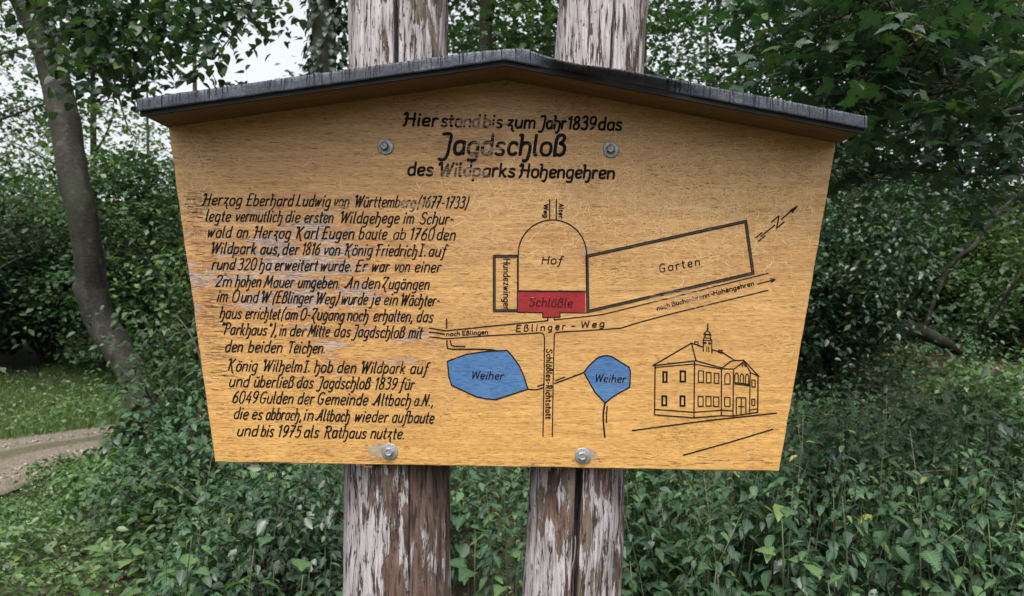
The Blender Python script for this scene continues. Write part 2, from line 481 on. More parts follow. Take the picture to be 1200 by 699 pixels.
def stroke(mb, pts, w, closed=False, cap=True, y0=None):
    """a painted line of constant width w (photograph pixels) through pts (pixels), a hair proud of the panel"""
    _layer[0] = (_layer[0] + 1) % 60
    y = -(0.00035 + _layer[0]*0.000006) if y0 is None else y0
    q = [Vector((bx(x), bz(z_))) for x, z_ in pts]
    p = [q[0]]
    for v in q[1:]:
        if (v - p[-1]).length > 1e-5: p.append(v)
    if closed and (p[0]-p[-1]).length < 1e-5: p.pop()
    if len(p) < 2: return
    if not closed:
        for i in range(1, len(p)-1):          # sharp turns: two strokes of the brush
            if (p[i]-p[i-1]).normalized().dot((p[i+1]-p[i]).normalized()) < 0.35:
                px_ = [((v.x/S)+600, 349.5-v.y/S) for v in p]
                stroke(mb, px_[:i+1], w, False, cap, y0); stroke(mb, px_[i:], w, False, cap, y0)
                return
    h = w * S / 2
    m = len(p)
    L, Rr = [], []
    for i in range(m):
        a = p[i-1] if (i > 0 or closed) else None
        b = p[(i+1) % m] if (i < m-1 or closed) else None
        d1 = (p[i]-a).normalized() if a is not None else None
        d2 = (b-p[i]).normalized() if b is not None else None
        if d1 is None: d1 = d2
        if d2 is None: d2 = d1
        n1 = Vector((-d1.y, d1.x)); n2 = Vector((-d2.y, d2.x))
        nn = n1 + n2
        if nn.length < 1e-4: nn = n1.copy()
        nn.normalize()
        k = min(1 / max(0.35, nn.dot(n1)), 1.8)
        L.append(p[i] + nn*h*k); Rr.append(p[i] - nn*h*k)
    vs_ = []; fs = []
    for i in range(m):
        vs_ += [(L[i].x, y, L[i].y), (Rr[i].x, y, Rr[i].y)]
    base = 2*m
    for i in range(m):
        vs_ += [(L[i].x, 0.0002, L[i].y), (Rr[i].x, 0.0002, Rr[i].y)]
    for i in range(m if closed else m-1):
        j = (i+1) % m
        fs.append((2*i, 2*i+1, 2*j+1, 2*j))
        fs.append((2*i, 2*j, base+2*j, base+2*i))
        fs.append((2*i+1, base+2*i+1, base+2*j+1, 2*j+1))
    if cap and not closed:
        for e, dirn in ((0, (p[0]-p[1]).normalized()), (m-1, (p[-1]-p[-2]).normalized())):
            s0 = len(vs_); sd_ = Vector((-dirn.y, dirn.x))
            ks = 5
            for k in range(ks+1):
                a_ = PI*k/ks
                v = p[e] + sd_*h*math.cos(a_) + dirn*h*math.sin(a_)*0.8
                vs_.append((v.x, y, v.y))
            f = tuple(range(s0, s0+ks+1))
            fs.append(f[::-1])
    mb.add(vs_, fs)

def fill(mb, pts, y):
    n_ = len(pts)
    a = sum(pts[i][0]*pts[(i+1)%n_][1]-pts[(i+1)%n_][0]*pts[i][1] for i in range(n_))
    if a < 0: pts = pts[::-1]
    # pixels run downwards: this order faces the viewer after the flip
    q = [(bx(x), bz(z)) for x, z in pts]
    mb.prism(q, y, 0.0002)

# ---- the signwriter's alphabet: x-height 10, capitals 16.5 ---------------
G = {}
def g(ch, w, *strokes):
    out = []
    for s_ in strokes:
        kind, rest = s_[0], s_[1:].split()
        out.append((kind, [tuple(float(a) for a in p.split(',')) for p in rest]))
    G[ch] = (w, out)
g('a',6.5,'c6,8.6 5,10 2,10 0,7.8 0,2.4 1.4,0 4,0 6,2.6','l6.3,10 6.1,0')
g('b',6.5,'l0,16.5 0,0','c0,7 1.8,10 4.8,10 6.2,7.8 6.2,2.4 4.6,0 1.4,0 0,1.6')
g('c',5.2,'c5.4,8.4 4.6,10 1.8,10 0,7.6 0,2.4 1.4,0 4,0 5.2,1.4')
g('d',6.5,'c6,8.6 5,10 2,10 0,7.8 0,2.4 1.4,0 4,0 6,2.6','l6.1,16.5 6.1,0')
g('e',5.8,'c0.2,4.6 3,5 6,6 5.8,9 4.4,10 1.8,10 0,7.6 0,2.4 1.4,0 4.2,0 5.6,1.5')
g('f',4.2,'c6,15.6 4.6,16.8 3,15.4 2.6,10 2.0,0 1.4,-4.6 -0.6,-5','l0.4,10 4.6,10')
g('g',6.5,'c6,8.6 5,10 2,10 0,7.8 0,2.4 1.4,0 4,0 6,2.6','c6.2,10 6.2,4 6.0,-3 4.4,-5.6 0.4,-4.8')
g('h',6.5,'l-1.2,16.2 0.4,16.5 0,0','c0,7 2,10 4.8,10 6.4,8 6.2,3 5.6,-3 4,-5.4 2.4,-4.6')
g('n',6.3,'l0,10 0,0','c0,7 2,10 4.8,10 6.1,8 6.1,5 6,0')
g('m',10.2,'l0,10 0,0','c0,7.4 1.6,10 3.8,10 5,8.4 5,5 5,0','c5,7.4 6.6,10 8.8,10 10,8.4 10,5 10,0')
g('i',1.2,'l0.4,10 0.2,0','l0.5,14 0.8,15.4')
g('j',2.6,'c2,10 2,2 1.6,-3.4 0.2,-5.4 -1.6,-4.8','l2.3,14 2.5,15.4')
g('k',5.8,'l0,16.5 0,0','l5,10 0.5,4.6','c1.6,6 3.4,3 4.2,0.6 6,-0.4')
g('l',1.6,'c0.2,16.5 0,8 0,2 0.6,0 1.6,0.2')
g('o',6.3,'o1.6,10 -0.2,8 -0.2,2.2 1.6,-0.2 4.6,-0.2 6.4,2.2 6.4,8 4.6,10')
g('p',6.5,'l0,10 0,-6','c0,7 1.8,10 4.8,10 6.2,7.8 6.2,2.4 4.6,0 1.4,0 0,1.6')
g('r',4.0,'l0,10 0,0','c0,6.6 1.6,9.8 3.2,10.2 4.4,9.4')
g('s',5.2,'c5.2,8.8 4,10 1.4,10 0.2,8 0.8,6 4.2,4.4 5.2,2.4 4.4,0 1.4,0 -0.2,1')
g('t',3.4,'c1.4,14.4 1.2,8 1.2,2 2,0 3.4,0.4','l-0.6,10 3.8,10')
g('T',6.5,'l3.4,16.3 3.2,0','c-0.8,14.8 0.4,16.8 2,16.4 7.8,16.2')
g('u',6.3,'c0.2,10 0,5 0,2.2 1.2,0 4,0 6,3','l6.3,10 6.1,0')
g('v',5.6,'c0,10 0.8,9 1.8,0 3.2,3 5.6,6.6 5.6,10')
g('w',8.8,'l0,10 1.2,0 4.4,9 5.4,0 8.8,10')
g('x',5.6,'l0,10 5.6,0','l5.6,10 0,0')
g('z',5.4,'l0.2,9.8 5,9.8 0.6,2.6','c0.6,2.6 3.6,3.6 5,0.6 4.4,-2.4 6.6,-4.6')
g('ß',6.6,'c0,-0.5 0,8 0.4,14 2,16.6 4.8,16.4 5.8,14 4.6,11 2.6,9.6 5.4,8.8 6.6,6 6,1.6 4,0 1.8,0.4')
for a, b in (('ä','a'),('ö','o'),('ü','u')):
    w, st = G[b]; G[a] = (w, st + [('l', [(1.8,13.2),(1.9,14.4)]), ('l', [(4.8,13.2),(4.9,14.4)])])
g('A',9.5,'l0,0 7,16.5 7.6,0','c-3,1.2 0,1.4 3.6,6.2 8,6.2')
g('B',7.5,'l0,16.5 0,0','c-1,16 3,16.6 6,16 6.8,13 6,10 3,9 1,9','c2,9 6,9 7.4,6 6.6,1 4,0 -1,0')
g('D',8,'l0,16.5 0,0','c-1,16.5 5,16.5 8,12 8,5 5,0 -1,0')
g('E',6.5,'c6.8,16.2 4,16.6 0.8,16 0.6,10 0.2,2 0.2,0','l-1.4,8.6 5.2,8.8','c-1.4,0.2 2,-0.2 6.4,0.4')
g('F',6.5,'c-1.0,14.6 0,16.8 3,16.2 7.6,16.4','l1.8,16 1,0','l-1.2,8.6 5.6,8.8')
g('G',8,'c7.6,14.6 6,16.6 2.6,16.2 0,12 -0.2,5 1.2,0.8 4.2,-0.4 7,1.6 7.2,7','l4,7.2 7.6,7.2')
g('H',8.6,'c-1.8,14 -0.8,16.6 1.2,16.4 0.8,8 0,1 -1.6,-0.4','l7.6,16.5 7.2,0','c-0.6,8.4 3,8.8 8.6,8.6')
g('I',2.2,'l0.9,16.4 0.7,0','l-0.8,16.4 2.6,16.4','l-1.0,0 2.4,0')
g('J',6.2,'c0.6,16 3,16.6 6.4,16.2 5.6,8 5,0 3.6,-4 1.4,-5 -0.6,-4')
g('K',8.2,'c-2,14.6 -0.4,16.6 1.4,16.2 0.8,8 0.4,0','l7.6,16.5 1.2,8.2','c1.6,8.4 4,6 6,-2 8.2,-3.4')
g('L',6.4,'c1,16.5 0.6,10 0.2,1.6 -1.6,0.2','c-1.6,0 1,1.4 3.4,0 6,0.2')
g('M',11.2,'c-1.6,-0.4 0.2,4 1.6,16.4','l1.6,16.4 5,3.6 9.8,16.4 10.2,0')
g('N',8.6,'c-1.4,-0.4 0.2,4 1.2,16.4','l1.2,16.4 6.6,0 8,16.4')
g('O',8.4,'o3,16.8 0,13 -0.2,3.6 2.2,-0.2 5.8,-0.2 8.4,3.6 8.6,13 5.8,16.8')
g('P',7.4,'l1,16 0.2,0','c-1.4,14 0,16.6 4,16.6 7.4,15 7,9.6 4,7.6 1,8')
g('R',8,'l1,16 0.2,0','c-1.4,14 0,16.6 4,16.6 7.2,15 7,10 4,8.4 1,8.4','c2.8,8.4 5,5 6,0 8,-0.8')
g('S',7.2,'c7,14.4 5.6,16.6 2,16.4 0.4,14 0.6,10.6 5.4,7.8 7,4.6 5.6,0 1.6,-0.2 -0.4,2')
g('W',12,'c-1.4,13.6 -0.4,16.4 1,16.4','l1,16.4 2.2,0 7,14.6 7.8,0 12.6,16.4')
g('Z',7.6,'c-0.6,14.4 1,16.8 4,16 7.4,16.4','l7.4,16.4 0.4,2','c0.4,2 3,3.4 4.6,0 5.4,-3 7.6,-4.6')
g('0',6.6,'o2,16.6 -0.2,13 -0.2,3.4 1.6,-0.2 4.6,-0.2 6.6,3.4 6.6,13 4.6,16.6')
g('1',3.4,'l0,13.4 2.8,16.4 2.4,0')
g('2',6.4,'c0.2,13 1.4,16.4 4.6,16.4 6.4,14 5.6,9.6 0,0.2','l0,0.2 6,0.2')
g('3',6.2,'c0.6,15 2.2,16.6 5.4,16 6,12 4.6,9.4 2.2,9','c2.2,9 5.6,8.6 6.4,5.6 5.6,1 3,-0.2 0,1')
g('4',6.8,'l4.4,16.4 0,5 6.8,5','l5.2,9.6 4.8,0')
g('5',6.2,'l6.2,16.2 1.4,16.2 1,9.4','c1,9.4 4.8,10.6 6.2,7.6 5.8,1.6 3,-0.4 0,1')
g('6',6.4,'c5.6,16 2.8,14 0,7.6 0.2,1.6 2,0 5,0 6.4,3 6.2,7.6 4.6,9.4 2,9 0.4,6')
g('7',5.8,'l0,16.2 6,16.2 1.4,0','l0.8,8.6 5.2,8.6')
g('8',6.4,'c3.2,9.2 0.6,10.6 0.6,14.6 2.4,16.6 4.8,16.2 6,13.4 4.8,10 2,8 0,5.4 0.2,1.2 2.4,-0.2 5.2,0.6 6.4,4 5.4,8 3.2,9.2')
g('9',6.4,'c5.8,10.6 4.4,7 1.6,7 0,9.6 0.2,14 2,16.5 5,16.5 6.4,13.4 6,8 4.4,2.4 1.2,0')
g('.',1.8,'l0.2,0.4 0.8,0.9')
g(',',2.0,'l1.2,0.8 0,-3')
g('-',3.8,'l0.2,6.6 3.6,6.6')
g('(',3.2,'c3.6,17.6 1.0,12 0,6 0.4,-2.6')
g(')',3.2,'c2.2,17.6 3.2,12 2.4,5 0,-2.6')
g('"',3.2,'l0.4,17 0.2,13.6','l2.8,17 2.6,13.6')
g('\u00b7',6.5,'l0,16.5 0,0','c0,7 2,10 4.8,10 6.1,8 6.1,5 6,0')       # plain h for the map
g('\u2202',8.6,'l0,16.5 0,0','l8,16.5 8,0','l0,8.6 8,8.6')             # plain H
g('\u2203',7.2,'l7,16.5 0,16.5 0,0 7,0','l0,8.8 6,8.8')               # plain E
g('\u2204',12,'l0,16.5 2.4,0 6,15 9.6,0 12,16.5')                     # plain W
g('\u2205',7.2,'l0,0 3.8,16.5 7.6,0','l1.4,6 6.2,6')                  # plain A
g('\u2206',5.4,'l0.2,10 5.2,10 0,0 5.4,0')                            # plain z
def plain(s_):
    return s_.replace('h', '\u00b7').replace('H', '\u2202').replace('E', '\u2203').replace('W', '\u2204').replace('A', '\u2205').replace('z', '\u2206')

def word(mb, text, xa, xb, ya, yb, cap, lw, slant=0.24, gap=3.0, jit=0.25, rot=None):
    """fits one word between xa..xb (pixels) on a base line ya..yb; cap = height of a capital in pixels"""
    k = cap / 16.5
    cur = 0; items = []
    for ch in text:
        if ch == ' ': cur += 4; continue
        w, st = G[ch]; items.append((cur, st)); cur += w + gap
    nat = cur - gap
    L = math.hypot(xb - xa, yb - ya)
    ux, uy = (xb - xa) / L, (yb - ya) / L
    vx, vy = uy, -ux                    # up in pixel space (y runs down)
    Lw = L - cap * slant * 0.55
    kx = Lw / nat
    for off, st in items:
        dy = rj.uniform(-jit, jit); dx = rj.uniform(-jit, jit)*0.6
        sc = 1 + rj.uniform(-0.03, 0.03)
        for kind, pts in st:
            q = []
            for (gx, gy) in pts:
                X = (off + gx) * kx + gy * k * slant + dx
                Y = gy * k * sc + dy
                q.append((xa + ux * X + vx * Y, ya + uy * X + vy * Y))
            if kind == 'c': q = chaikin(q, 2)
            if kind == 'o': q = chaikin(q, 2, True)
            stroke(mb, q, lw * rj.uniform(0.92, 1.08), kind == 'o')

def Z(ox, oy, s_): return lambda *p: [(ox + x / s_, oy + y / s_) for x, y in p]
zA, zB, zC, zE, zF, zG = (220,220,6.988), (390,220,6.988), (220,310,6.988), (390,310,6.988), (220,400,5.377), (380,400,5.377)
def W_(z, t_, a, b): return (t_, z[0] + a / z[2], z[0] + b / z[2])
zT = (460, 120, 4.138)
lines = [
 ('Title line: Hier stand bis zum Jahr 1839 das', 14.5, 2.85, (475,147.1,728,152.8), [W_(zT,'Hier',62,218),W_(zT,'stand',238,422),W_(zT,'bis',443,530),W_(zT,'zum',557,690),W_(zT,'Jahr',712,838),W_(zT,'1839',850,985),W_(zT,'das',1000,1110)]),
 ('Title line in the largest letters: Jagdschloß', 23.5, 4.0, (515,180.6,660,182.2), [W_(zT,'Jagdschloß',232,838)]),
 ('Title line: des Wildparks Hohengehren', 15, 2.85, (478,205.3,720,209.6), [W_(zT,'des',75,195),W_(zT,'Wildparks',228,592),W_(zT,'Hohengehren',622,1075)]),
 (None, 13.4, 1.72, (240,240.4,545,244.3), [W_(zA,'Herzog',130,445),W_(zA,'Eberhard',485,865),W_(zA,'Ludwig',892,1170),W_(zB,'von',5,135),W_(zB,'Württemberg',178,680),W_(zB,'(1677-1733)',695,1110)]),
 (None, 13.4, 1.72, (240,259.3,535,263.0), [W_(zA,'legte',150,352),W_(zA,'vermutlich',390,775),W_(zA,'die',800,920),W_(zA,'ersten',955,1195),W_(zB,'Wildgehege',62,545),W_(zB,'im',580,665),W_(zB,'Schur-',715,990)]),
 (None, 13.4, 1.72, (243,278.2,535,281.6), [W_(zA,'wald',162,358),W_(zA,'an.',400,522),W_(zA,'Herzog',548,845),W_(zA,'Karl',890,1070),('Eugen',378,415.2),W_(zB,'baute',215,445),W_(zB,'ab',495,600),W_(zB,'1760',630,830),W_(zB,'den',852,1005)]),
 (None, 13.4, 1.72, (246,297.2,523,300.8), [W_(zA,'Wildpark',190,562),W_(zA,'aus,',595,762),W_(zA,'der',775,912),W_(zA,'1816',935,1082),('von',379,398.7),W_(zB,'König',100,325),W_(zB,'Friedrich',352,692),W_(zB,'I.',712,772),W_(zB,'auf',785,925)]),
 (None, 13.4, 1.72, (249,315.9,517,319.4), [W_(zA,'rund',200,388),W_(zA,'320',410,562),W_(zA,'ha',585,685),W_(zA,'erweitert',712,1065),('wurde.',375.5,413.5),W_(zB,'Er',190,282),W_(zB,'war',318,462),W_(zB,'von',502,632),W_(zB,'einer',672,888)]),
 (None, 13.4, 1.72, (252,335.8,503,339.4), [W_(zC,'2m',228,362),W_(zC,'hohen',390,602),W_(zC,'Mauer',630,870),('umgeben.',349,399.5),W_(zE,'An',108,215),W_(zE,'den',236,388),W_(zE,'Zugängen',402,792)]),
 (None, 13.4, 1.72, (255,353.7,515,358.7), [W_(zC,'im',242,328),W_(zC,'O',362,420),W_(zC,'und',436,578),W_(zC,'W',602,672),W_(zC,'(Eßlinger',697,1027),('Weg)',370,397.5),W_(zE,'wurde',68,288),W_(zE,'je',312,388),W_(zE,'ein',420,532),W_(zE,'Wächter-',556,876)]),
 (None, 13.4, 1.72, (257,373.0,507,377.6), [W_(zC,'haus',264,442),W_(zC,'errichtet',472,757),W_(zC,'(am',768,902),W_(zC,'O-Zugang',922,1284),W_(zE,'noch',120,292),W_(zE,'erhalten,',332,662),W_(zE,'das',687,822)]),
 (None, 13.4, 1.72, (260,392.0,495,396.6), [W_(zC,'"Parkhaus"),',268,737),W_(zC,'in',752,807),W_(zC,'der',837,967),W_(zC,'Mitte',990,1162),W_(zE,'das',12,147),W_(zE,'Jagdschloß',162,588),W_(zE,'mit',622,732)]),
 (None, 13.4, 1.72, (263,412.3,382,414.2), [W_(zF,'den',236,348),W_(zF,'beiden',382,597),W_(zF,'Teichen.',632,872)]),
 (None, 13.4, 1.72, (266,434.6,501,438.2), [W_(zF,'König',256,440),W_(zF,'Wilhelm',475,722),W_(zF,'I.',735,777),W_(zF,'hob',798,916),W_(zG,'den',82,202),W_(zG,'Wildpark',232,512),W_(zG,'auf',542,652)]),
 (None, 13.4, 1.72, (268,453.2,486,456.8), [W_(zF,'und',262,388),W_(zF,'überließ',417,668),W_(zF,'das',687,792),W_(zF,'Jagdschloß',818,1150),W_(zG,'1839',317,457),W_(zG,'für',477,567)]),
 (None, 13.4, 1.72, (272,472.2,508,476.0), [W_(zF,'6049',282,442),W_(zF,'Gulden',454,667),W_(zF,'der',692,797),W_(zF,'Gemeinde',818,1136),W_(zG,'Altbach',312,547),W_(zG,'a.N.,',566,692)]),
 (None, 13.4, 1.72, (274,491.0,508,496.2), [W_(zF,'die',290,382),W_(zF,'es',406,472),W_(zF,'abbrach,',492,722),W_(zF,'in',732,792),W_(zF,'Altbach',812,1022),W_(zG,'wieder',192,402),W_(zG,'aufbaute',427,692)]),
 (None, 13.4, 1.72, (278,510.8,475,514.8), [W_(zF,'und',312,442),W_(zF,'bis',462,542),W_(zF,'1975',567,712),W_(zF,'als',732,827),W_(zF,'Rathaus',862,1126),W_(zG,'nutzte.',292,512)]),
]
for lab, cap, lw, (x0, y0, x1, y1), ws in lines:
    mb = MB()
    for (t_, a, b) in ws:
        ya = y0 + (y1-y0)*(a-x0)/(x1-x0); yb = y0 + (y1-y0)*(b-x0)/(x1-x0)
        word(mb, t_, a, b, ya, yb, cap, lw, 0.10 if cap > 14 else 0.22, 3.4 if cap < 14 else 3.0, 0.22)
    o = mb.build('text_line', M['ink'], panel)
    if lab: o['label'] = lab[0].lower() + lab[1:]

# ---- the map -------------------------------------------------------------
def lineobj(name, mat, specs, label=None):
    mb = MB()
    for sp in specs:
        pts, w = sp[0], sp[1]
        stroke(mb, pts, w, closed=(len(sp) > 2 and sp[2]))
    o = mb.build(name, mat, panel)
    if label: o['label'] = label
    return o
def textobj(text, xa, xb, ya, yb, cap, lw, slant=0.0, gap=3.6, mat='ink', name='map_lettering', jit=0.12, label=None):
    mb = MB(); word(mb, plain(text), xa, xb, ya, yb, cap, lw, slant, gap, jit)
    o = mb.build(name, M[mat], panel)
    o['label'] = label or ('map word ' + text)
    return o
z4, z5, z6, z7 = Z(570,220,3.883), Z(680,230,4.111), Z(500,370,4.615), Z(730,370,4.112)
# red house plan
mb = MB()
fill(mb, z4((146,473),(450,473),(450,568),(335,568),(335,590),(256,590),(256,568),(146,568)), -0.00022)
tag(mb.build('red_house_plan', M['red'], panel), 'red painted house plan in the map')
lineobj('map_outline', M['ink'], [(z4((144,568),(256,570),(256,591),(335,591),(335,569),(452,571)),1.2)])
# courtyard arch
arc = [(647.3 + 40*math.cos(a), 298 - 40*math.sin(a)) for a in [PI - PI*i/28 for i in range(29)]]
lineobj('map_outline', M['ink'], [([(607.3,341)] + arc + [(687.3,341.5)],1.5), ([(607.3,341.3),(687.3,341.8)],1.7)], 'arched outline of the courtyard')
# kennel and garden walls: grey bands with dark rims
def band(pts, w, closed=False, label=None):
    mb = MB(); stroke(mb, pts, w, closed, cap=False, y0=-0.00026); b_ = mb.build('map_wall', M['band'], panel)
    if label: b_['label'] = label
    n_ = len(pts)
    mb = MB()
    for s_ in (-1, 1):
        q = []
        for i in range(n_):
            a = Vector(pts[i-1]) if (i > 0 or closed) else None
            c_ = Vector(pts[(i+1) % n_]) if (i < n_-1 or closed) else None
            p = Vector(pts[i])
            d1 = (p-a).normalized() if a is not None else (c_-p).normalized()
            d2 = (c_-p).normalized() if c_ is not None else d1
            nn = Vector((-d1.y-d2.y, d1.x+d2.x)).normalized()
            kk = 1/max(0.4, nn.dot(Vector((-d1.y, d1.x))))
            q.append(tuple(p + nn*s_*(w/2)*kk))
        stroke(mb, q, 1.0 if s_ > 0 else 0.8, closed, cap=False)
    mb.build('map_wall_rim', M['ink'], panel)
band(z4((142,313),(36,313),(36,560),(140,560)), 2.6, label='wall around the kennel in the map')
lineobj('map_outline', M['ink'], [([(606.6,300),(606.6,366)],1.6)])
band(z5((32,290),(797,122),(832,372),(36,556)), 2.8, True, 'wall around the garden in the map')
textobj('Hof', 635.2, 658.5, 309.3, 309.6, 9.2, 1.35, 0.15)
textobj('Hundezwinger', 590.2, 590.2, 304, 363, 7.6, 1.3, 0.0, label='map word Hundezwinger written downwards')
textobj('Schlößle', 620.3, 670.5, 358.9, 360.3, 10.0, 1.7, 0.15, mat='red_ink')
textobj('Weg', 637.4, 637.4, 240, 255, 5.0, 1.25, 0.0, label='small map word Weg written downwards')
textobj('Alter', 655.2, 655.2, 239.2, 256, 5.0, 1.25, 0.0, label='small map word Alter written downwards')
lineobj('map_road', M['ink'], [([(644.2,234.2),(644.2,258.4)],1.5), ([(651.9,234.2),(651.9,258.4)],1.5)], 'old path leaving the courtyard upwards')
textobj('Garten', 773.8, 820.3, 319.5, 311.0, 9.6, 1.45, 0.05, 5.5)
# the road across
lineobj('map_road', M['ink'], [
  ([(503.3,384.7),(522.8,387.9),(580,382),(641.9,376.1),(641.9,372.5)],1.5),
  ([(649.4,372.5),(649.5,375.1),(687.3,371.2),(706.8,368.6)] + z5((200,548),(420,494),(640,438),(905,372)),1.3),
  ([(503.3,394.9),(522.8,397.2),(575,393.5)] + chaikin([(628,390.6),(637,390),(638.2,398)],2) + [(637.6,440),(636.3,512)],1.4),
  ([(647.3,512),(648.3,440)] + chaikin([(649.5,397),(649.8,390),(658,389.3)],2) + [(700,386.8),(727.5,384.9),(745,379.2)] + z5((420,572),(640,518),(905,454)),1.35),
  ([(503.3,389.5),(512,390.4),(521,391.9)],1.6), ([(523.4,374.3),(523.4,385)],1.7)], 'long road across the map and the lane going down')
for specs in (
  [([(523.8,399.3)] + chaikin([(523.8,405),(525,409.6),(545,409.4),(573.7,409.6),(583,411.6)],1),1.7),
   ([(527.5,399.3)] + chaikin([(529,405),(534,406.2),(545,406.4)],1),1.5)],
  [(chaikin([(618.7,456.2),(624,457),(630,456.9),(637,454.3)],2),1.6), ([(630,453),(636.5,451.2)],1.5)],
  [([(650,449.7),(668,443),(684.2,436.7)],1.6), ([(651,446.4),(661.9,441.9)],1.5)],
  [(chaikin([(709.1,472.5),(707,482),(706.8,492),(708.7,512.4)],2),2.0), ([(711.6,476.2),(710.6,486),(710.8,495.7)],1.6)]):
    lineobj('map_stream', M['ink'], specs)
textobj('Eßlinger', 605.3, 662.5, 389.0, 386.0, 7.4, 1.35, 0.12, 6.5)
textobj('-', 669.5, 674, 385.6, 385.4, 7.4, 1.3, 0.0)
textobj('Weg', 681, 708.2, 384.4, 382.9, 7.4, 1.4, 0.15, 6.0, label='map word Weg on the long road')
textobj('nach Eßlingen', 523.6, 571.5, 394.2, 391.6, 4.8, 1.25, 0.0)
textobj('Schlößles-Richtstatt', 640.6, 639.4, 410.2, 490.5, 6.6, 1.35, 0.0, 4.2, label='map words Schlößles-Richtstatt written downwards')
textobj('nach Büchenbronn -', 770.5, 836, 363.8, 346.6, 4.8, 1.15, 0.0, label='half worn away map words before Hohengehren')
textobj('Hohengehren', 837, 883.5, 346.3, 334.5, 5.2, 1.15, 0.0)
# ponds
pl = [(524.3,423.6),(546.6,415.4),(571.5,411.8),(594.3,410.9),(600,417),(608.3,428.5),(614,441),(618.7,456.2),(581.3,468.6),(570,467.6),(558.5,465.3),(529.3,451.9),(526,441.5)]
pr = z6((850,308),(872,278),(900,250),(925,229),(950,219),(975,216),(1000,221),(1095,280),(1102,300),(1098,388),(1030,425),(997,447),(965,473),(910,415))
for p_, lb in ((pl, 'larger blue pond on the left of the map'), (pr, 'smaller blue pond on the right of the map')):
    mb = MB(); fill(mb, p_, -0.00022); tag(mb.build('blue_pond', M['blue'], panel), lb)
    lineobj('map_outline', M['ink'], [(p_, 1.5, True)])
textobj('Weiher', 552.4, 590, 443.8, 445.2, 9.0, 1.35, 0.2, label='map word Weiher in the larger pond')
textobj('Weiher', 697.2, 733.2, 447.6, 448.4, 8.6, 1.35, 0.2, label='map word Weiher in the smaller pond')
# north arrow
zN = Z(870,230,10.75)
lineobj('north_arrow', M['ink'], [
  (zN((170,525),(250,458)),1.5), (zN((200,572),(288,500)),1.5), (zN((230,510),(405,368)),1.5),
  (zN((365,330),(460,250),(430,408),(525,325)),1.5), (zN((490,295),(610,190)),1.5), (zN((600,185),(690,128),(625,208)),1.6), (zN((610,190),(690,128)),1.8)],
  'double tailed arrow with a letter N')
lineobj('small_arrow', M['ink'], [([(887.7,333.2),(905,328.6)],1.3), ([(902.6,326.9),(908.2,327.8),(904,330.8)],1.5)])
# the town hall drawing
wi = []
def win(x0, y0, x1, y1, arch=False):
    if arch: return (z7((x0,y1),(x0,y0+8),(x0+4,y0),((x0+x1)/2,y0-4),(x1-4,y0),(x1,y0+8),(x1,y1)),1.15,True)
    return (z7((x0,y0),(x1,y0+1),(x1,y1),(x0,y1)),1.25,True)
lineobj('house_drawing', M['ink'], [
  (z7((143,242),(330,133),(352,218)),1.5), (z7((143,242),(352,218),(478,252)),1.5), (z7((152,250),(345,233),(475,258)),1.2),
  (z7((330,133),(388,152)),1.4), (z7((430,165),(428,182)),1.3), (z7((430,165),(480,178),(538,216)),1.5), (z7((538,216),(582,216),(655,293)),1.5),
  (z7((480,250),(520,220),(538,216)),1.3), (z7((478,256),(535,258),(582,222)),1.3), (z7((582,222),(617,276),(655,293)),1.2),
  (z7((155,245),(152,478)),1.5), (z7((345,225),(342,493)),1.5), (z7((475,255),(474,482)),1.4), (z7((533,258),(530,484)),1.4), (z7((613,275),(610,474)),1.3), (z7((651,293),(649,466)),1.5),
  (z7((152,478),(342,493),(474,482),(530,484),(649,466)),1.4), (z7((153,452),(342,466),(474,456),(530,460)),1.2), (z7((612,455),(650,449)),1.1),
  (z7((538,322),(608,333)),1.2), (z7((538,329),(608,339)),1.1), (z7((560,243),(575,228),(592,246)),1.1), (z7((574,236),(576,246)),1.4),
  (z7((346,138),(346,126),(362,127),(362,141)),1.3,True), (z7((460,178),(461,166),(478,168),(478,182)),1.3,True)], 'line drawing of a two storey town hall')
lineobj('tower_drawing', M['ink'], [
  (z7((388,172),(386,118),(392,108)),1.5), (z7((428,175),(428,120),(421,110)),1.4), (z7((386,120),(428,120)),1.4), (z7((390,108),(424,110)),1.2),
  (z7((393,107),(397,90),(419,92),(421,108)),1.3), (z7((389,92),(406,70),(425,94)),1.4), (z7((395,92),(420,93)),1.2), (z7((408,72),(409,40)),1.5), (z7((405,62),(412,62)),1.4),
  (z7((404,150),(404,174)),1.1), (z7((413,152),(413,176)),1.1)] +
  [([(a_ + 1.0*math.cos(t_*PI/4), b_ + 1.0*math.sin(t_*PI/4)) for t_ in range(8)],1.3,True) for a_, b_ in z7((396,133),(417,134))], 'clock turret with a spire')
for w_ in [[win(192,270,213,322), win(196,274,209,318)], [win(275,266,302,320), win(279,271,298,316)], [win(364,266,388,322)], [win(402,274,424,324)], [win(440,278,462,327)],
  [win(491,282,516,330,True)], [win(539,280,556,324,True)], [win(565,284,581,326,True)], [win(590,286,606,330,True)], [win(621,310,637,345)],
  [win(187,386,211,434), win(191,390,207,430)], [win(275,386,299,437), win(279,390,295,433)], [win(362,389,386,438)], [win(400,390,424,437)], [win(436,392,462,438)], [win(490,394,516,437)], [win(621,402,635,433)]]:
    lineobj('window_drawing', M['ink'], w_)
lineobj('door_drawing', M['ink'], [(z7((546,475),(546,396),(592,396),(592,474)),1.3), (z7((570,396),(569,474)),1.3), (z7((555,438),(585,440)),1.3)])
lineobj('street_drawing', M['ink'], [(z7((45,554),(400,507),(740,470)),1.5), (z7((290,673),(510,612),(722,548)),1.5)], 'two lines of the street below the drawn town hall')

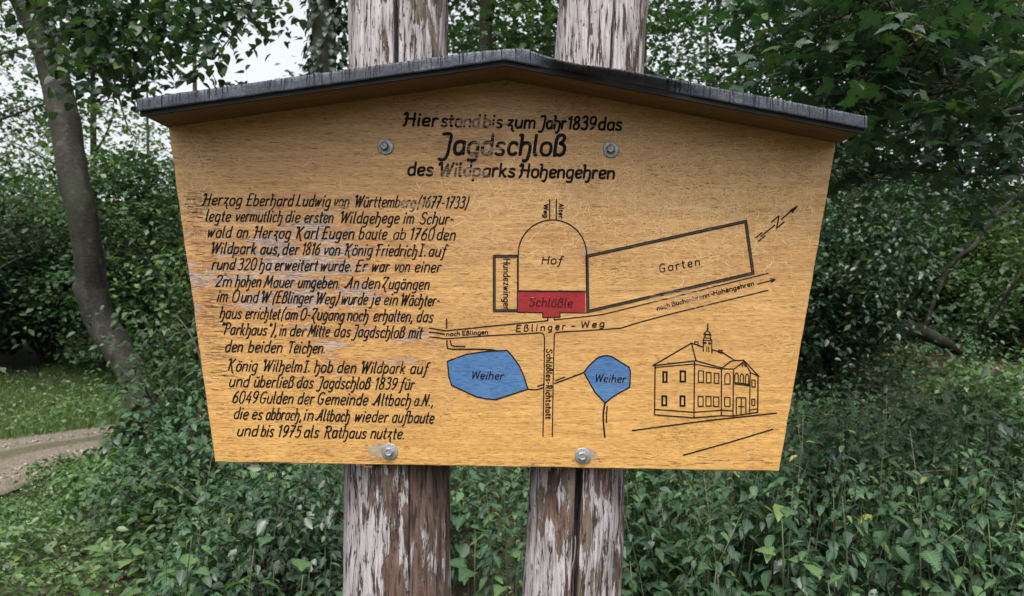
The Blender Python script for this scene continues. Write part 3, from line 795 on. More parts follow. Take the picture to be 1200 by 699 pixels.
# ---- curling pale cracks in the varnish and dark checks in the wood: fine relief too small to count
rc = random.Random(12)
def inside(px, py):
    if not (206 < px < 972 and 100 < py < 548): return False
    return px > 199 + (py-150)*0.141 + 3 and px < 978 - (py-168)*0.174 - 4 and py > 98 + abs(px-592)*(0.142 if px < 592 else 0.19)
M['varnish'] = mat_simple('pale_lifted_varnish', (0.44, 0.285, 0.125), (0.60, 0.42, 0.21), (60, 10, 60), 0.5, 0.2, 0.0004)
M['check'] = mat_simple('dark_wood_check', (0.12, 0.058, 0.024), (0.26, 0.135, 0.058), (60, 10, 60), 0.9, 0.2, 0.0004)
mb = MB()
for _ in range(1700):
    z_ = rc.random()
    if z_ < 0.5: px, py = rc.gauss(850, 85), rc.gauss(235, 42)
    elif z_ < 0.82: px, py = rc.gauss(700, 130), rc.gauss(225, 30)
    elif z_ < 0.92: px, py = rc.gauss(228, 12), rc.gauss(225, 30)
    else: px, py = rc.uniform(230, 950), rc.uniform(200, 540)
    a = rc.uniform(0, 2*PI); cv = rc.uniform(-0.5, 0.5); q = []
    for k in range(rc.randint(4, 11)):
        q.append((px, py)); a += cv + rc.uniform(-0.5, 0.5)
        if rc.random() < 0.2: cv = -cv
        px += math.cos(a)*2.2; py += math.sin(a)*1.8
    if all(inside(*p) for p in q): stroke(mb, q, rc.uniform(0.3, 0.7), cap=False, y0=-0.00012)
tag(mb.build('varnish_cracks', M['varnish'], panel), kind='stuff')
mb = MB()
for _ in range(1500):
    z_ = rc.random()
    if z_ < 0.16: py = rc.choice((rc.gauss(238,10), rc.gauss(300,16), rc.gauss(365,10), rc.gauss(420,22), rc.uniform(215,540))); px = 202 + (py-150)*0.141 + abs(rc.gauss(0, 13)); n_ = rc.uniform(3, 18)
    elif z_ < 0.5: px, py = rc.gauss(370, 110), rc.gauss(340, 80); n_ = rc.uniform(3, 14)
    elif z_ < 0.56: py = rc.uniform(536, 546); px = rc.uniform(280, 900); n_ = rc.uniform(3, 14)
    else: px, py = rc.uniform(210, 960), rc.uniform(110, 545); n_ = rc.uniform(1.2, 5)
    q = [(px + n_*t_/3, py + 0.017*n_*t_/3 + rc.uniform(-0.5, 0.5)) for t_ in range(4)]
    if all(inside(*p) for p in q): stroke(mb, q, rc.uniform(0.3, 0.95), cap=False, y0=-0.00016)
tag(mb.build('wood_checks', M['check'], panel), kind='stuff')
# ---- bolts ---------------------------------------------------------------
def bolt(px, py, dark, tw):
    x, z = bx(px), CAMZ + bz(py)
    b = MB()
    # hexagonal head with a domed face
    r = 0.0088; ring = []
    k = 6
    pr_ = [(r, -0.0040), (r, -0.0095), (r*0.80, -0.0118), (r*0.45, -0.0112)]
    vs_ = []
    for rr, yy in pr_:
        for i in range(k): vs_.append((rr*math.cos(i*PI/3+tw), yy, rr*math.sin(i*PI/3+tw)))
    fs = []
    for s_ in range(3):
        for i in range(k): fs.append((s_*k+i, s_*k+(i+1)%k, (s_+1)*k+(i+1)%k, (s_+1)*k+i))
    fs.append(tuple(range(3*k, 4*k)))
    b.add(vs_, fs)
    o = b.build('bolt', M['dark_zinc' if dark else 'zinc'], sign, loc=(x, 0, z))
    w = MB(); k = 28; vs_ = []; fs = []
    pr_ = [(0.0158, 0.0006), (0.0160, -0.0020), (0.0152, -0.0030), (0.0085, -0.0036), (0.0078, -0.0044)]
    for rr, yy in pr_:
        for i in range(k): vs_.append((rr*math.cos(2*PI*i/k), yy, rr*math.sin(2*PI*i/k)))
    for s_ in range(len(pr_)-1):
        for i in range(k): fs.append((s_*k+i, s_*k+(i+1)%k, (s_+1)*k+(i+1)%k, (s_+1)*k+i))
    fs.append(tuple(range((len(pr_)-1)*k, len(pr_)*k)))
    w.add(vs_, fs); wo_ = w.build('washer', M['dark_zinc' if dark else 'zinc'], o, smooth=False)
    wo_.location = (0.0015, 0, -0.0008)
    return o
bolt(451, 172, True, 0.2); bolt(715, 175.5, True, 0.5); bolt(456, 529, False, 0.1); bolt(682, 534, False, 0.35)
for (px, py, s_) in ((446, 528.5, -1), (690, 534.5, 1)):      # torn, bare wood beside the lower washers
    mb = MB()
    k_ = 1.0 if s_ < 0 else 0.62
    pts = [(px, py-9.5), (px+s_*4*k_, py-8), (px+s_*9*k_, py-6.2), (px+s_*16*k_, py-3.2), (px+s_*11*k_, py-2.2), (px+s_*17*k_, py-0.6), (px+s_*12*k_, py+1.0), (px+s_*15*k_, py+2.6), (px+s_*8*k_, py+4.2), (px+s_*5*k_, py+5.0), (px+s_*3*k_, py+7), (px, py+8), (px-s_*7, py+9.2), (px-s_*12, py+6), (px-s_*12, py-6), (px-s_*7, py-9)]
    fill(mb, pts, -0.0003); o = mb.build('torn_wood', M['splint'], panel); o['label'] = 'pale torn wood beside a lower washer'
mb = MB(); mb.add([(bx(593)+0.004*math.cos(i*PI/5), -0.0008, bz(98)+0.004*math.sin(i*PI/5)) for i in range(10)], [tuple(range(10))]); mb.build('screw_head', M['dark_zinc'], panel)

# ---- roof ----------------------------------------------------------------
YF = -0.118
xl, xa, xr = -0.687, -0.0132, 0.6505
def zu(x):      # underside of the roof
    if x <= xa: return CAMZ + 0.3400 + (0.4345-0.3400)*(x-xl)/(xa-xl)
    return CAMZ + 0.4345 + (0.3080-0.4345)*(x-xa)/(xr-xa)
T = 0.0250
roofs = []
for (x0, x1, lab) in ((xl, xa, 'left slope of the little roof'), (xa, xr, 'right slope of the little roof')):
    mb = MB()
    mb.add([(x0,YF+0.008,zu(x0)),(x1,YF+0.008,zu(x1)),(x1,0.017,zu(x1)),(x0,0.017,zu(x0)),
            (x0,YF+0.008,zu(x0)+T),(x1,YF+0.008,zu(x1)+T),(x1,0.017,zu(x1)+T),(x0,0.017,zu(x0)+T)],
           [(0,3,2,1),(4,5,6,7),(0,1,5,4),(1,2,6,5),(2,3,7,6),(3,0,4,7)])
    o = mb.build('roof_board', M['roofwood'], sign); o['label'] = lab
    # the dark front batten, nailed under the edge
    mb = MB()
    za, zb = zu(x0)-0.0050, zu(x1)-0.0050
    y0_, y1_ = YF+0.002, YF+0.0075
    mb.add([(x0,y0_,za),(x1,y0_,zb),(x1,y1_,zb),(x0,y1_,za),(x0,y0_,za+0.022),(x1,y0_,zb+0.022),(x1,y1_,zb+0.022),(x0,y1_,za+0.022)],
           [(0,3,2,1),(4,5,6,7),(0,1,5,4),(1,2,6,5),(2,3,7,6),(3,0,4,7)])
    mb.build('edge_batten', M['blackwood'], o)
# felt: a bent sheet with thickness, one piece over both slopes
def felt_mesh():
    NX = 420
    xs = np.linspace(xl-0.004, xr+0.004, NX)
    V = []; up = []
    def prof(x):
        """outer line from the back of the roof over the front edge and down"""
        zz = zu(min(max(x, xl), xr)) if True else 0
        top = zz + T + 0.0035
        rr = math.exp(-((x-xa)/0.03)**2)
        top += -0.004*rr                          # folded over the ridge
        # the sheet has come loose right of the ridge: sags, and rolls forward
        q = math.exp(-((x-0.115)/0.052)**2); q2 = math.exp(-((x-0.24)/0.085)**2)
        sag = 0.0125*q + 0.0050*q2
        roll = 0.024*q + 0.017*q2
        lift = 0.0045*math.exp(-((x-0.02)/0.028)**2)
        wob = 0.0012*(vnoise(x*22, 1.5, 0)-0.5) + 0.0006*(vnoise(x*90, 4.5, 0)-0.5)
        hem = 0.0006*(vnoise(x*60, 8.5, 0)-0.5)
        t0 = top - sag + lift + wob
        bot = zz + 0.0035 + hem
        fr = YF - 0.002
        pts = [(0.0165, t0 + 0.001, 0.6), (-0.04, t0 + 0.001, 0.6), (YF+0.016-roll*0.5, t0 + 0.0008 - sag*0.1, 0.7), (fr+0.004-roll, t0, 0.9), (fr+0.0008-roll, t0-0.0016, 1.0),
               (fr-roll*0.8, t0-0.005, 0.9), (fr-roll*0.35, t0*0.5+bot*0.5, 0.5), (fr+roll*0.22, bot+0.004, 0.15), (fr+0.0003+roll*0.3, bot, 0.0)]
        return pts
    rows = [prof(x) for x in xs]
    k = len(rows[0])
    for x, r_ in zip(xs, rows):
        for (y, z, u) in r_: V.append((x, y, z)); up.append(u)
    # inner skin
    th = 0.0022
    for x, r_ in zip(xs, rows):
        for i, (y, z, u) in enumerate(r_):
            a = r_[max(0, i-1)]; b = r_[min(k-1, i+1)]
            dy, dz = b[0]-a[0], b[1]-a[1]; L = math.hypot(dy, dz)
            V.append((x, y - th*dz/L, z + th*dy/L)); up.append(u)
    F = []; n0 = NX*k
    def id_(i, j, s_=0): return s_*n0 + i*k + j
    for i in range(NX-1):
        for j in range(k-1):
            F.append((id_(i,j), id_(i,j+1), id_(i+1,j+1), id_(i+1,j)))
            F.append((id_(i,j,1), id_(i+1,j,1), id_(i+1,j+1,1), id_(i,j+1,1)))
        F.append((id_(i,0), id_(i+1,0), id_(i+1,0,1), id_(i,0,1)))
        F.append((id_(i,k-1), id_(i,k-1,1), id_(i+1,k-1,1), id_(i+1,k-1)))
    for i in (0, NX-1):
        for j in range(k-1):
            F.append((id_(i,j), id_(i,j,1), id_(i,j+1,1), id_(i,j+1)))
    # short black splits that run down from the upper edge
    rk = random.Random(5); CV = []; CF = []
    for _ in range(260):
        i = rk.randrange(2, NX-2); x = xs[i]; r_ = rows[i]
        j1 = 4 + (0 if rk.random() < 0.55 else rk.choice((1, 1, 2, 3)))
        w_ = rk.uniform(0.0003, 0.0009)*(1.6 if j1 > 5 else 1); fr_ = rk.uniform(0.3, 1.0)
        path_ = [(r_[j][0], r_[j][1]) for j in range(3, j1+1)]
        ya_, za_ = r_[j1][0], r_[j1][1]; yb_, zb_ = r_[j1+1][0], r_[j1+1][1]
        path_.append((ya_ + (yb_-ya_)*fr_, za_ + (zb_-za_)*fr_))
        b0 = len(CV); dx = 0
        for q, (y, z) in enumerate(path_):
            ww = w_*(1 - 0.75*q/(len(path_)-1)); dx += rk.uniform(-0.0007, 0.0007)
            CV.append((x+dx-ww, y-0.00035, z+0.0003)); CV.append((x+dx+ww, y-0.00035, z+0.0003))
        for q in range(len(path_)-1): CF.append((b0+2*q, b0+2*q+1, b0+2*q+3, b0+2*q+2))
    felt_mesh.cracks = (CV, CF)
    me = mesh_np('roofing_felt', V, np.array(F).ravel(), [4]*len(F), M['felt'], False, {'up': up})
    return me
o = link('roofing_felt', felt_mesh(), sign); o['label'] = 'grey cracked roofing felt folded over the roof edge, sagging right of the ridge'
mb = MB(); mb.add(*felt_mesh.cracks); tag(mb.build('felt_cracks', M['blackwood'], o), kind='stuff')

# ---- posts ---------------------------------------------------------------
def post(name, top, bot, cracks, seed, label, white):
    """top/bot: (centre px, width px) at photograph rows 0 and 699; the axis stands 0.125 m behind the board's face"""
    NA, NZ = 320, 340
    ax = 0.128
    z0, z1 = -0.1, 2.62
    kz = (D + ax) / D
    zt, zb = CAMZ + 349.5*S*kz, CAMZ - 349.5*S*kz
    ts = np.linspace(z0, z1, NZ)
    f = np.clip((ts - zb) / (zt - zb), -0.6, 1.3)
    cx = ((bot[0] + (top[0]-bot[0])*f) - 600) * S * kz
    rad = ((bot[1] + (top[1]-bot[1])*f) / 2) * S * kz * 0.985
    th = np.linspace(0, 2*PI, NA, endpoint=False)
    th = th - 0.35*np.sin(th)               # denser on the side that faces the viewer
    TH, ZZ = np.meshgrid(th, ts)
    CX = cx[:, None] + 0*TH; RD = rad[:, None] + 0*TH
    ux, uy = np.sin(TH), -np.cos(TH)             # theta 0 faces the viewer
    X0 = ux*0.1; Y0 = uy*0.1
    disp = 0.010*(fbm(X0*9+seed, Y0*9, ZZ*0.9, 3)-0.5) + 0.007*(fbm(X0*45+seed, Y0*45, ZZ*2.2, 3)-0.5) + 0.0042*(fbm(X0*170+seed, Y0*170, ZZ*5, 2)-0.5)
    bias = white(TH, ZZ)
    lay = fbm(X0*30+seed, Y0*30, ZZ*4.5, 3) + bias
    disp = disp + 0.0022*np.clip((lay-0.5)*16, -1, 1)
    for (za, tha, zc, thc, wid, dep, wig) in cracks:
        t_ = (ZZ - za) / (zc - za)
        m = ((t_ > 0) & (t_ < 1)).astype(float) * np.clip(np.minimum(t_, 1-t_)*10, 0, 1)
        tc = tha + (thc-tha)*t_ + wig*(fbm(ZZ*3+seed*3, 0.5, 0.5, 3)-0.5)
        dd = (TH - tc + PI) % (2*PI) - PI
        dist_ = np.abs(dd) * RD / (wid*(0.75+0.5*vnoise(ZZ*7, seed, 0.3)))
        disp = disp - dep*m*np.clip(1.3 - dist_**4, 0, 1)
        disp = disp + 0.002*m*np.exp(-(dist_-1.8)**2)
    Rr = RD + disp
    # finer angular sampling near the front comes from squeezing the angles
    X = CX + ux*Rr; Y = ax + uy*Rr
    # the front is planed a little flat where the board is bolted on
    Y = np.maximum(Y, 0.0215)
    V = np.stack([X, Y, ZZ], -1).reshape(-1, 3)
    i, j = np.meshgrid(np.arange(NZ-1), np.arange(NA), indexing='ij')
    a = i*NA + j; b = i*NA + (j+1) % NA; c_ = (i+1)*NA + (j+1) % NA; d = (i+1)*NA + j
    F = np.stack([a, b, c_, d], -1).reshape(-1, 4)
    nv = len(V)
    V = np.vstack([V, [[cx[-1], ax, z1 + 0.004]]])
    capf = np.stack([(NZ-1)*NA + np.arange(NA), (NZ-1)*NA + (np.arange(NA)+1) % NA, np.full(NA, nv)], -1)
    idx = np.concatenate([F.ravel(), capf.ravel()])
    fl = np.concatenate([np.full(len(F), 4), np.full(len(capf), 3)])
    bb = np.concatenate([bias.reshape(-1), [0]])
    me = mesh_np(name, V, idx, fl, M['post'], True, {'bias': bb})
    o = link(name, me, sign); o['label'] = label
    return o
def zpx(py): return CAMZ + (349.5-py)*S*(D+0.06)/D
def thp(px, row_c, w): return math.asin(max(-.98, min(.98, (px-row_c)/(w/2))))
def wl(TH, Z):
    up_ = np.clip((Z - 1.55)*2.0, 0, 1); low = 1-up_
    x = np.sin(TH)
    return 0.045*up_*(1 - 0.9*np.clip(x*1.6-0.2, 0, 1)) + low*(0.045*np.clip(-x*2.2-0.3, -1, 1) - 0.025*np.clip(x+0.2, 0, 1))
def wr(TH, Z):
    up_ = np.clip((Z - 1.55)*2.0, 0, 1); low = 1-up_
    x = np.sin(TH)
    return up_*(0.05 - 0.04*np.clip(x*2, 0, 1)) + low*(0.04*np.clip(-x*2.4, -0.5, 1) - 0.006)
zlo, zhi = -0.3, 2.9
post('post', (467,115), (466.5,127), [
    (1.62, thp(473,467,118), zhi, thp(473,467,115), 0.0048, 0.070, 0.06),
    (zlo, thp(494,466,127), 1.62, thp(483,466,122), 0.0022, 0.045, 0.16),
    (zlo, thp(418,466,127), 1.3, thp(417,466,122), 0.0016, 0.022, 0.10)], 3.0, 'left post, whitish grey and peeling, brown and cracked below the board', wl)
post('post', (707.5,106), (670,115), [
    (1.60, thp(711,706,110), zhi, thp(719,707,106), 0.0034, 0.060, 0.10),
    (zlo, thp(672,670,115), 1.42, thp(672,677,111), 0.0075, 0.085, 0.05),
    (1.5, thp(737,707,108), zhi, thp(741,707,106), 0.0012, 0.014, 0.2)], 9.0, 'right post, leaning a little, split open by a wide dark crack below the board', wr)
# a pale dry stalk standing in the wide crack of the right post
def tube_mesh(pts, rads, n=8, name='tube', mat=None, cap=True):
    V = []; F = []; L_ = []
    m = len(pts)
    prev = None
    for i, p in enumerate(pts):
        p = Vector(p)
        t_ = (Vector(pts[min(i+1, m-1)]) - Vector(pts[max(i-1, 0)])).normalized()
        if prev is None:
            a = t_.orthogonal().normalized()
        else:
            a = (prev - t_*prev.dot(t_)).normalized()
        prev = a; b = t_.cross(a)
        for k in range(n):
            an = 2*PI*k/n
            V.append(tuple(p + (a*math.cos(an) + b*math.sin(an))*rads[i]))
    for i in range(m-1):
        for k in range(n):
            F += [i*n+k, i*n+(k+1) % n, (i+1)*n+(k+1) % n, (i+1)*n+k]; L_.append(4)
    if cap:
        F += list(range((m-1)*n, m*n)); L_.append(n)
        F += list(range(n-1, -1, -1)); L_.append(n)
    return V, F, L_
pts = [P(p[0], p[1], D+0.026) for p in ((674,628),(674.5,640),(673,655),(669.5,668),(668,685),(667.5,700),(668,720))]
V, F, L_ = tube_mesh(pts, [0.0009,0.0014,0.0016,0.0016,0.0018,0.0018,0.0018], 6)
link('crack_stalk', mesh_np('crack_stalk', V, F, L_, M['dry_stem'], True), sign)

# ------------------------------------------------------------------ terrain
def sstep(a, b, x):
    t_ = np.clip((np.asarray(x, dtype=float)-a)/(b-a), 0, 1); return t_*t_*(3-2*t_)
def path_c(y):
    y = np.asarray(y, dtype=float)
    return -4.78 + 3.4*(1-np.exp(-(np.clip(y-5.8, 0, 60)/3.5)**1.6))
def gz(x, y):
    x = np.asarray(x, dtype=float); y = np.asarray(y, dtype=float)
    bank = 0.85*sstep(2.0, 8.5, y)*sstep(-1.5, 2.2, x) + 0.5*sstep(8, 20, y)*sstep(-2, 3, x)
    und = 0.16*(fbm(x*0.35, y*0.35, 2.0, 3)-0.5)
    dp = np.abs(x - path_c(y))
    und = und*sstep(0.8, 3.0, dp)
    far = 9.0*sstep(34, 75, np.hypot(x, y))*sstep(-30, 10, y)
    left = 0.6*sstep(3.5, 12.0, -(x - path_c(y)))*1.0
    return bank + und + far + left
ax_ = np.concatenate([-np.geomspace(160, 12.3, 34), np.linspace(-12, 12, 121), np.geomspace(12.3, 160, 34)])
gx, gy = np.meshgrid(ax_, ax_ + 4.0, indexing='ij')
gV = np.stack([gx, gy, gz(gx, gy)], -1).reshape(-1, 3)
nn_ = len(ax_)
i, j = np.meshgrid(np.arange(nn_-1), np.arange(nn_-1), indexing='ij')
F = np.stack([i*nn_+j, (i+1)*nn_+j, (i+1)*nn_+j+1, i*nn_+j+1], -1).reshape(-1, 4)
def mat_ground():
    t = NT('forest_floor')
    a = t.noise(t.coord((0.9, 0.9, 0.9)), 1.0, 4); b = t.noise(t.coord((16, 16, 16)), 1.0, 5, 0.7, 0.4)
    base = t.ramp(b, [(0.3, (0.014, 0.012, 0.008)), (0.5, (0.035, 0.028, 0.018)), (0.7, (0.075, 0.058, 0.036))])
    base = t.mix(t.ramp(a, [(0.42, 0.0), (0.6, 0.75)]), base, t.ramp(b, [(0.3, (0.016, 0.026, 0.010)), (0.7, (0.04, 0.062, 0.024))]))
    t.bsdf(base, 0.9, t.bump(b, 0.8, 0.03), 0.2)
    return t.m
M['ground'] = mat_ground()
tag(link('ground', mesh_np('ground', gV, F.ravel(), [4]*len(F), M['ground'], True)), kind='structure')
# the forest track
def mat_track():
    t = NT('gravel_track')
    xyz = t.attr('across')
    a = t.noise(t.coord((40, 40, 40)), 1.0, 4, 0.75); b = t.noise(t.coord((1.6, 1.6, 1.6)), 1.0, 4)
    vor = t.n('ShaderNodeTexVoronoi'); t.l(t.coord((45, 45, 45)), vor.inputs['Vector'])
    base = t.ramp(a, [(0.3, (0.085, 0.066, 0.048)), (0.5, (0.19, 0.158, 0.12)), (0.66, (0.34, 0.305, 0.25))])
    base = t.mix(0.35, base, t.ramp(vor.outputs['Distance'], [(0.0, 1.3), (0.7, 0.5)]), 'MULTIPLY')
    g_ = t.math('ADD', xyz, t.math('MULTIPLY', t.math('SUBTRACT', b, 0.5), 0.7))
    base = t.mix(t.ramp(g_, [(0.35, 0.0), (0.75, 0.85)]), base, t.ramp(a, [(0.3, (0.055, 0.055, 0.025)), (0.7, (0.12, 0.115, 0.06))]))
    t.bsdf(base, 0.9, t.bump(t.math('SUBTRACT', a, vor.outputs['Distance']), 0.8, 0.012), 0.25)
    return t.m
ys = np.linspace(-12, 40, 261); us = np.linspace(-1, 1, 17)
V = []; ac = []
for y in ys:
    c_ = float(path_c(y))
    for k, u in enumerate(us):
        wob = 0.34*(float(fbm(y*1.4, 3.0*np.sign(u), 1.0, 3))-0.5) if abs(u) == 1 else 0
        x = c_ + u*0.92 + wob
        V.append((x, y, 0.0)); ac.append(math.exp(-(u/0.22)**2) + max(0, abs(u)-0.86)*5)
V = np.array(V); V[:, 2] = gz(V[:, 0], V[:, 1]) + 0.02 - 0.03*np.exp(-((np.abs(np.tile(us, len(ys)))-0.55)/0.2)**2) + 0.012
m_ = len(us); i, j = np.meshgrid(np.arange(len(ys)-1), np.arange(m_-1), indexing='ij')
F = np.stack([i*m_+j, i*m_+j+1, (i+1)*m_+j+1, (i+1)*m_+j], -1).reshape(-1, 4)
tag(link('path', mesh_np('path', V, F.ravel(), [4]*len(F), mat_track(), True, {'across': ac})), kind='structure')

# ------------------------------------------------------------------ leaves
def nettle_leaf(teeth, width=0.33, droop=0.28, seed=0):
    rr = random.Random(seed)
    V = [(0, 0, 0)]; rib = [1.0]; mids = [0]
    ns = teeth
    def wd(y): return width*math.sin(PI*min(1, y**0.62))**0.85 if 0 < y < 1 else 0
    def zc(x, y): return -droop*y*y + 0.30*abs(x) + 0.02*math.sin(y*19)*abs(x)/width
    for s_ in range(1, ns+1):
        y = s_/(ns+0.6); V.append((0, y, zc(0, y))); rib.append(1.0); mids.append(len(V)-1)
    V.append((0, 1.0, zc(0, 1.0))); rib.append(1.0); tip = len(V)-1
    F = []
    for sg in (1, -1):
        prev_in = 0
        for s_ in range(ns):
            y0 = mids[s_]; y1 = mids[s_+1]
            ya = (s_+0.55)/(ns+0.6) + 0.05; yb = (s_+1)/(ns+0.6)
            wa = wd((s_+0.7)/(ns+0.6))*rr.uniform(0.97, 1.03); wb = wd(yb)*0.90
            V.append((sg*wa, ya + 0.5/(ns+0.6), zc(wa, ya))); rib.append(0.0); o_ = len(V)-1
            V.append((sg*wb, yb + 0.12/(ns+0.6), zc(wb, yb))); rib.append(0.0); n_ = len(V)-1
            fs = [(y0, prev_in, o_), (y0, o_, y1), (y1, o_, n_)] if prev_in != y0 else [(y0, o_, y1), (y1, o_, n_)]
            for f in fs: F.append(f if sg > 0 else f[::-1])
            prev_in = n_
        f = (mids[-1], prev_in, tip); F.append(f if sg > 0 else f[::-1])
    return np.array(V), F, rib
def ovate_leaf(width=0.30, droop=0.2):
    ys = (0.0, 0.16, 0.40, 0.66, 0.86, 1.0); ws = (0.0, 0.70, 1.0, 0.80, 0.42, 0.0)
    V = [(0, y, -droop*y*y) for y in ys]; rib = [1]*6
    for sg in (1, -1):
        for y, w in list(zip(ys, ws))[1:5]:
            V.append((sg*width*w, y-0.05, -droop*y*y + 0.28*width*w)); rib.append(0)
    F = []
    for o_, fl in ((6, False), (10, True)):
        fs = [(0, o_, 1), (1, o_, o_+1, 2), (2, o_+1, o_+2, 3), (3, o_+2, o_+3, 4), (4, o_+3, 5)]
        F += [f[::-1] if fl else f for f in fs]
    return np.array(V), F, rib
def small_leaf(width=0.34):
    V = np.array([(0,0,0),(width,0.45,0.05),(0,1,-0.12),(-width,0.45,0.05)])
    return V, [(0,1,2),(0,2,3)], [1,0,1,0]
def maple_leaf():
    half = [(0.0,0.0),(0.14,-0.05),(0.36,-0.07),(0.29,0.07),(0.46,0.15),(0.66,0.44),(0.44,0.38),(0.36,0.50),(0.23,0.47),(0.26,0.66),(0.13,0.76),(0,1.0)]
    ctr = (0.0, 0.34)
    V = []; rib = []
    def z(x, y): return 0.16*abs(x) - 0.26*(x*x + (y-0.3)**2) 
    V.append((0, 0.34, z(0, .34))); rib.append(1)
    F = []
    for sg in (1, -1):
        ids = []
        for (x, y) in half:
            V.append((sg*x, y, z(x, y))); rib.append(0.0 if x > 0 else 0.9); ids.append(len(V)-1)
        for a, b in zip(ids, ids[1:]): F.append((0, a, b) if sg > 0 else (0, b, a))
    # petiole
    k = len(V); V += [(0.008, -0.55, 0.06), (-0.008, -0.55, 0.06), (0.012, 0, 0), (-0.012, 0, 0)]; rib += [1]*4
    F.append((k, k+2, k+3, k+1))
    return np.array(V), F, rib
def tmpl(t_):
    V, F, rib = t_
    return np.array(V, dtype=float), np.concatenate([np.array(f) for f in F]), np.array([len(f) for f in F]), np.array(rib, dtype=float)
T_NET_HI = [tmpl(nettle_leaf(10, 0.29, d_, s_)) for d_, s_ in ((0.22, 1), (0.36, 2), (0.5, 3))]
T_NET_LO = tmpl(ovate_leaf(0.26, 0.32))
def cheap_leaf(w=0.27, dr=0.22):
    V = [(0,0,0),(w*0.8,0.22,0.05),(w,0.50,0.0),(0,1,-dr),(-w,0.50,0.0),(-w*0.8,0.22,0.05),(0,0.52,-0.07)]
    return np.array(V), [(0,1,2,6),(6,2,3),(0,6,4,5),(6,3,4)], [1,0,0,1,0,0,1]
T_OV = tmpl(cheap_leaf()); T_OVW = tmpl(ovate_leaf(0.38, 0.25)); T_SM = tmpl(small_leaf()); T_MAP = tmpl(maple_leaf())
T_GRASS = tmpl((np.array([(-0.012,0,0),(0.012,0,0),(-0.009,0.5,-0.06),(0.009,0.5,-0.06),(0,1,-0.30)]), [(0,1,3,2),(2,3,4)], [0]*5))

def norm(a): return a/np.maximum(np.linalg.norm(a, axis=-1, keepdims=True), 1e-9)
def emit(name, parts, mat, parent=None):
    """parts: list of (template, pos, fwd, nrm, scale, rnd)"""
    VV, II, LL, RN, RB = [], [], [], [], []
    off = 0
    for (tv, ti, tl, tr), pos, fwd, nrm, sc, rnd in parts:
        n_ = len(pos)
        if n_ == 0: continue
        f = norm(fwd); x = norm(np.cross(f, nrm)); z = np.cross(x, f)
        s_ = np.asarray(sc)[:, None, None]
        V = (tv[None, :, 0:1]*x[:, None, :] + tv[None, :, 1:2]*f[:, None, :] + tv[None, :, 2:3]*z[:, None, :])*s_ + pos[:, None, :]
        k = len(tv)
        VV.append(V.reshape(-1, 3)); II.append((ti[None, :] + (np.arange(n_)*k)[:, None] + off).ravel())
        LL.append(np.tile(tl, n_)); RN.append(np.repeat(rnd, k)); RB.append(np.tile(tr, n_))
        off += n_*k
    me = mesh_np(name, np.concatenate(VV), np.concatenate(II), np.concatenate(LL), mat, False,
                 {'rnd': np.concatenate(RN), 'rib': np.concatenate(RB)})
    return link(name, me, parent) if parent is not False else me

rs = np.random.RandomState(5)
def leaf_dirs(n_, droop=0.25, tilt=0.45, r_=None):
    r_ = r_ or rs
    a = r_.rand(n_)*2*PI
    f = np.stack([np.cos(a), np.sin(a), -droop + 0.35*r_.randn(n_)], -1)
    nr = np.stack([tilt*r_.randn(n_), tilt*r_.randn(n_), np.ones(n_)], -1)
    return norm(f), norm(nr)

nettle_stops = [(0.0, (0.020, 0.045, 0.026)), (0.35, (0.036, 0.074, 0.040)), (0.7, (0.060, 0.115, 0.058)), (0.93, (0.085, 0.15, 0.062)), (0.993, (0.11, 0.16, 0.05)), (1.0, (0.28, 0.26, 0.06))]
M['nettle'] = mat_leaf('nettle_leaves', nettle_stops, 0.52, 0.22, False, 0.28)
M['nettle_one'] = mat_leaf('nettle_leaf_single', nettle_stops, 0.52, 0.22, True, 0.28)
dark_stops = [(0.0, (0.014, 0.032, 0.018)), (0.5, (0.026, 0.054, 0.028)), (0.9, (0.048, 0.086, 0.030)), (1.0, (0.085, 0.12, 0.03))]
mid_stops = [(0.0, (0.022, 0.050, 0.026)), (0.5, (0.042, 0.080, 0.036)), (0.9, (0.072, 0.115, 0.040)), (1.0, (0.11, 0.14, 0.04))]
light_stops = [(0.0, (0.05, 0.095, 0.038)), (0.5, (0.09, 0.15, 0.052)), (1.0, (0.16, 0.205, 0.065))]
M['leaf_dark'] = mat_leaf('dark_leaves', dark_stops, 0.40, 0.25)
M['leaf_mid'] = mat_leaf('mid_green_leaves', mid_stops, 0.5, 0.28, False, 0.35)
M['dark_one'] = mat_leaf('dark_leaf_single', dark_stops, 0.45, 0.28, True, 0.4)
M['leaf_light'] = mat_leaf('pale_green_leaves', light_stops, 0.45, 0.38)
maple_stops = [(0.0, (0.018, 0.040, 0.025)), (0.45, (0.034, 0.068, 0.036)), (0.88, (0.048, 0.085, 0.040)), (0.98, (0.08, 0.11, 0.03)), (1.0, (0.12, 0.12, 0.03))]
M['maple'] = mat_leaf('maple_leaves', maple_stops, 0.34, 0.28)
M['maple_one'] = mat_leaf('maple_leaf_single', maple_stops, 0.34, 0.28, True)
M['grass'] = mat_leaf('grass_blades', [(0.0, (0.06, 0.115, 0.028)), (0.6, (0.11, 0.18, 0.045)), (1.0, (0.20, 0.24, 0.08))], 0.6, 0.35)
M['litter'] = mat_leaf('brown_leaf_litter', [(0.0, (0.05, 0.030, 0.015)), (0.6, (0.12, 0.075, 0.035)), (1.0, (0.26, 0.19, 0.09))], 0.7, 0.1)

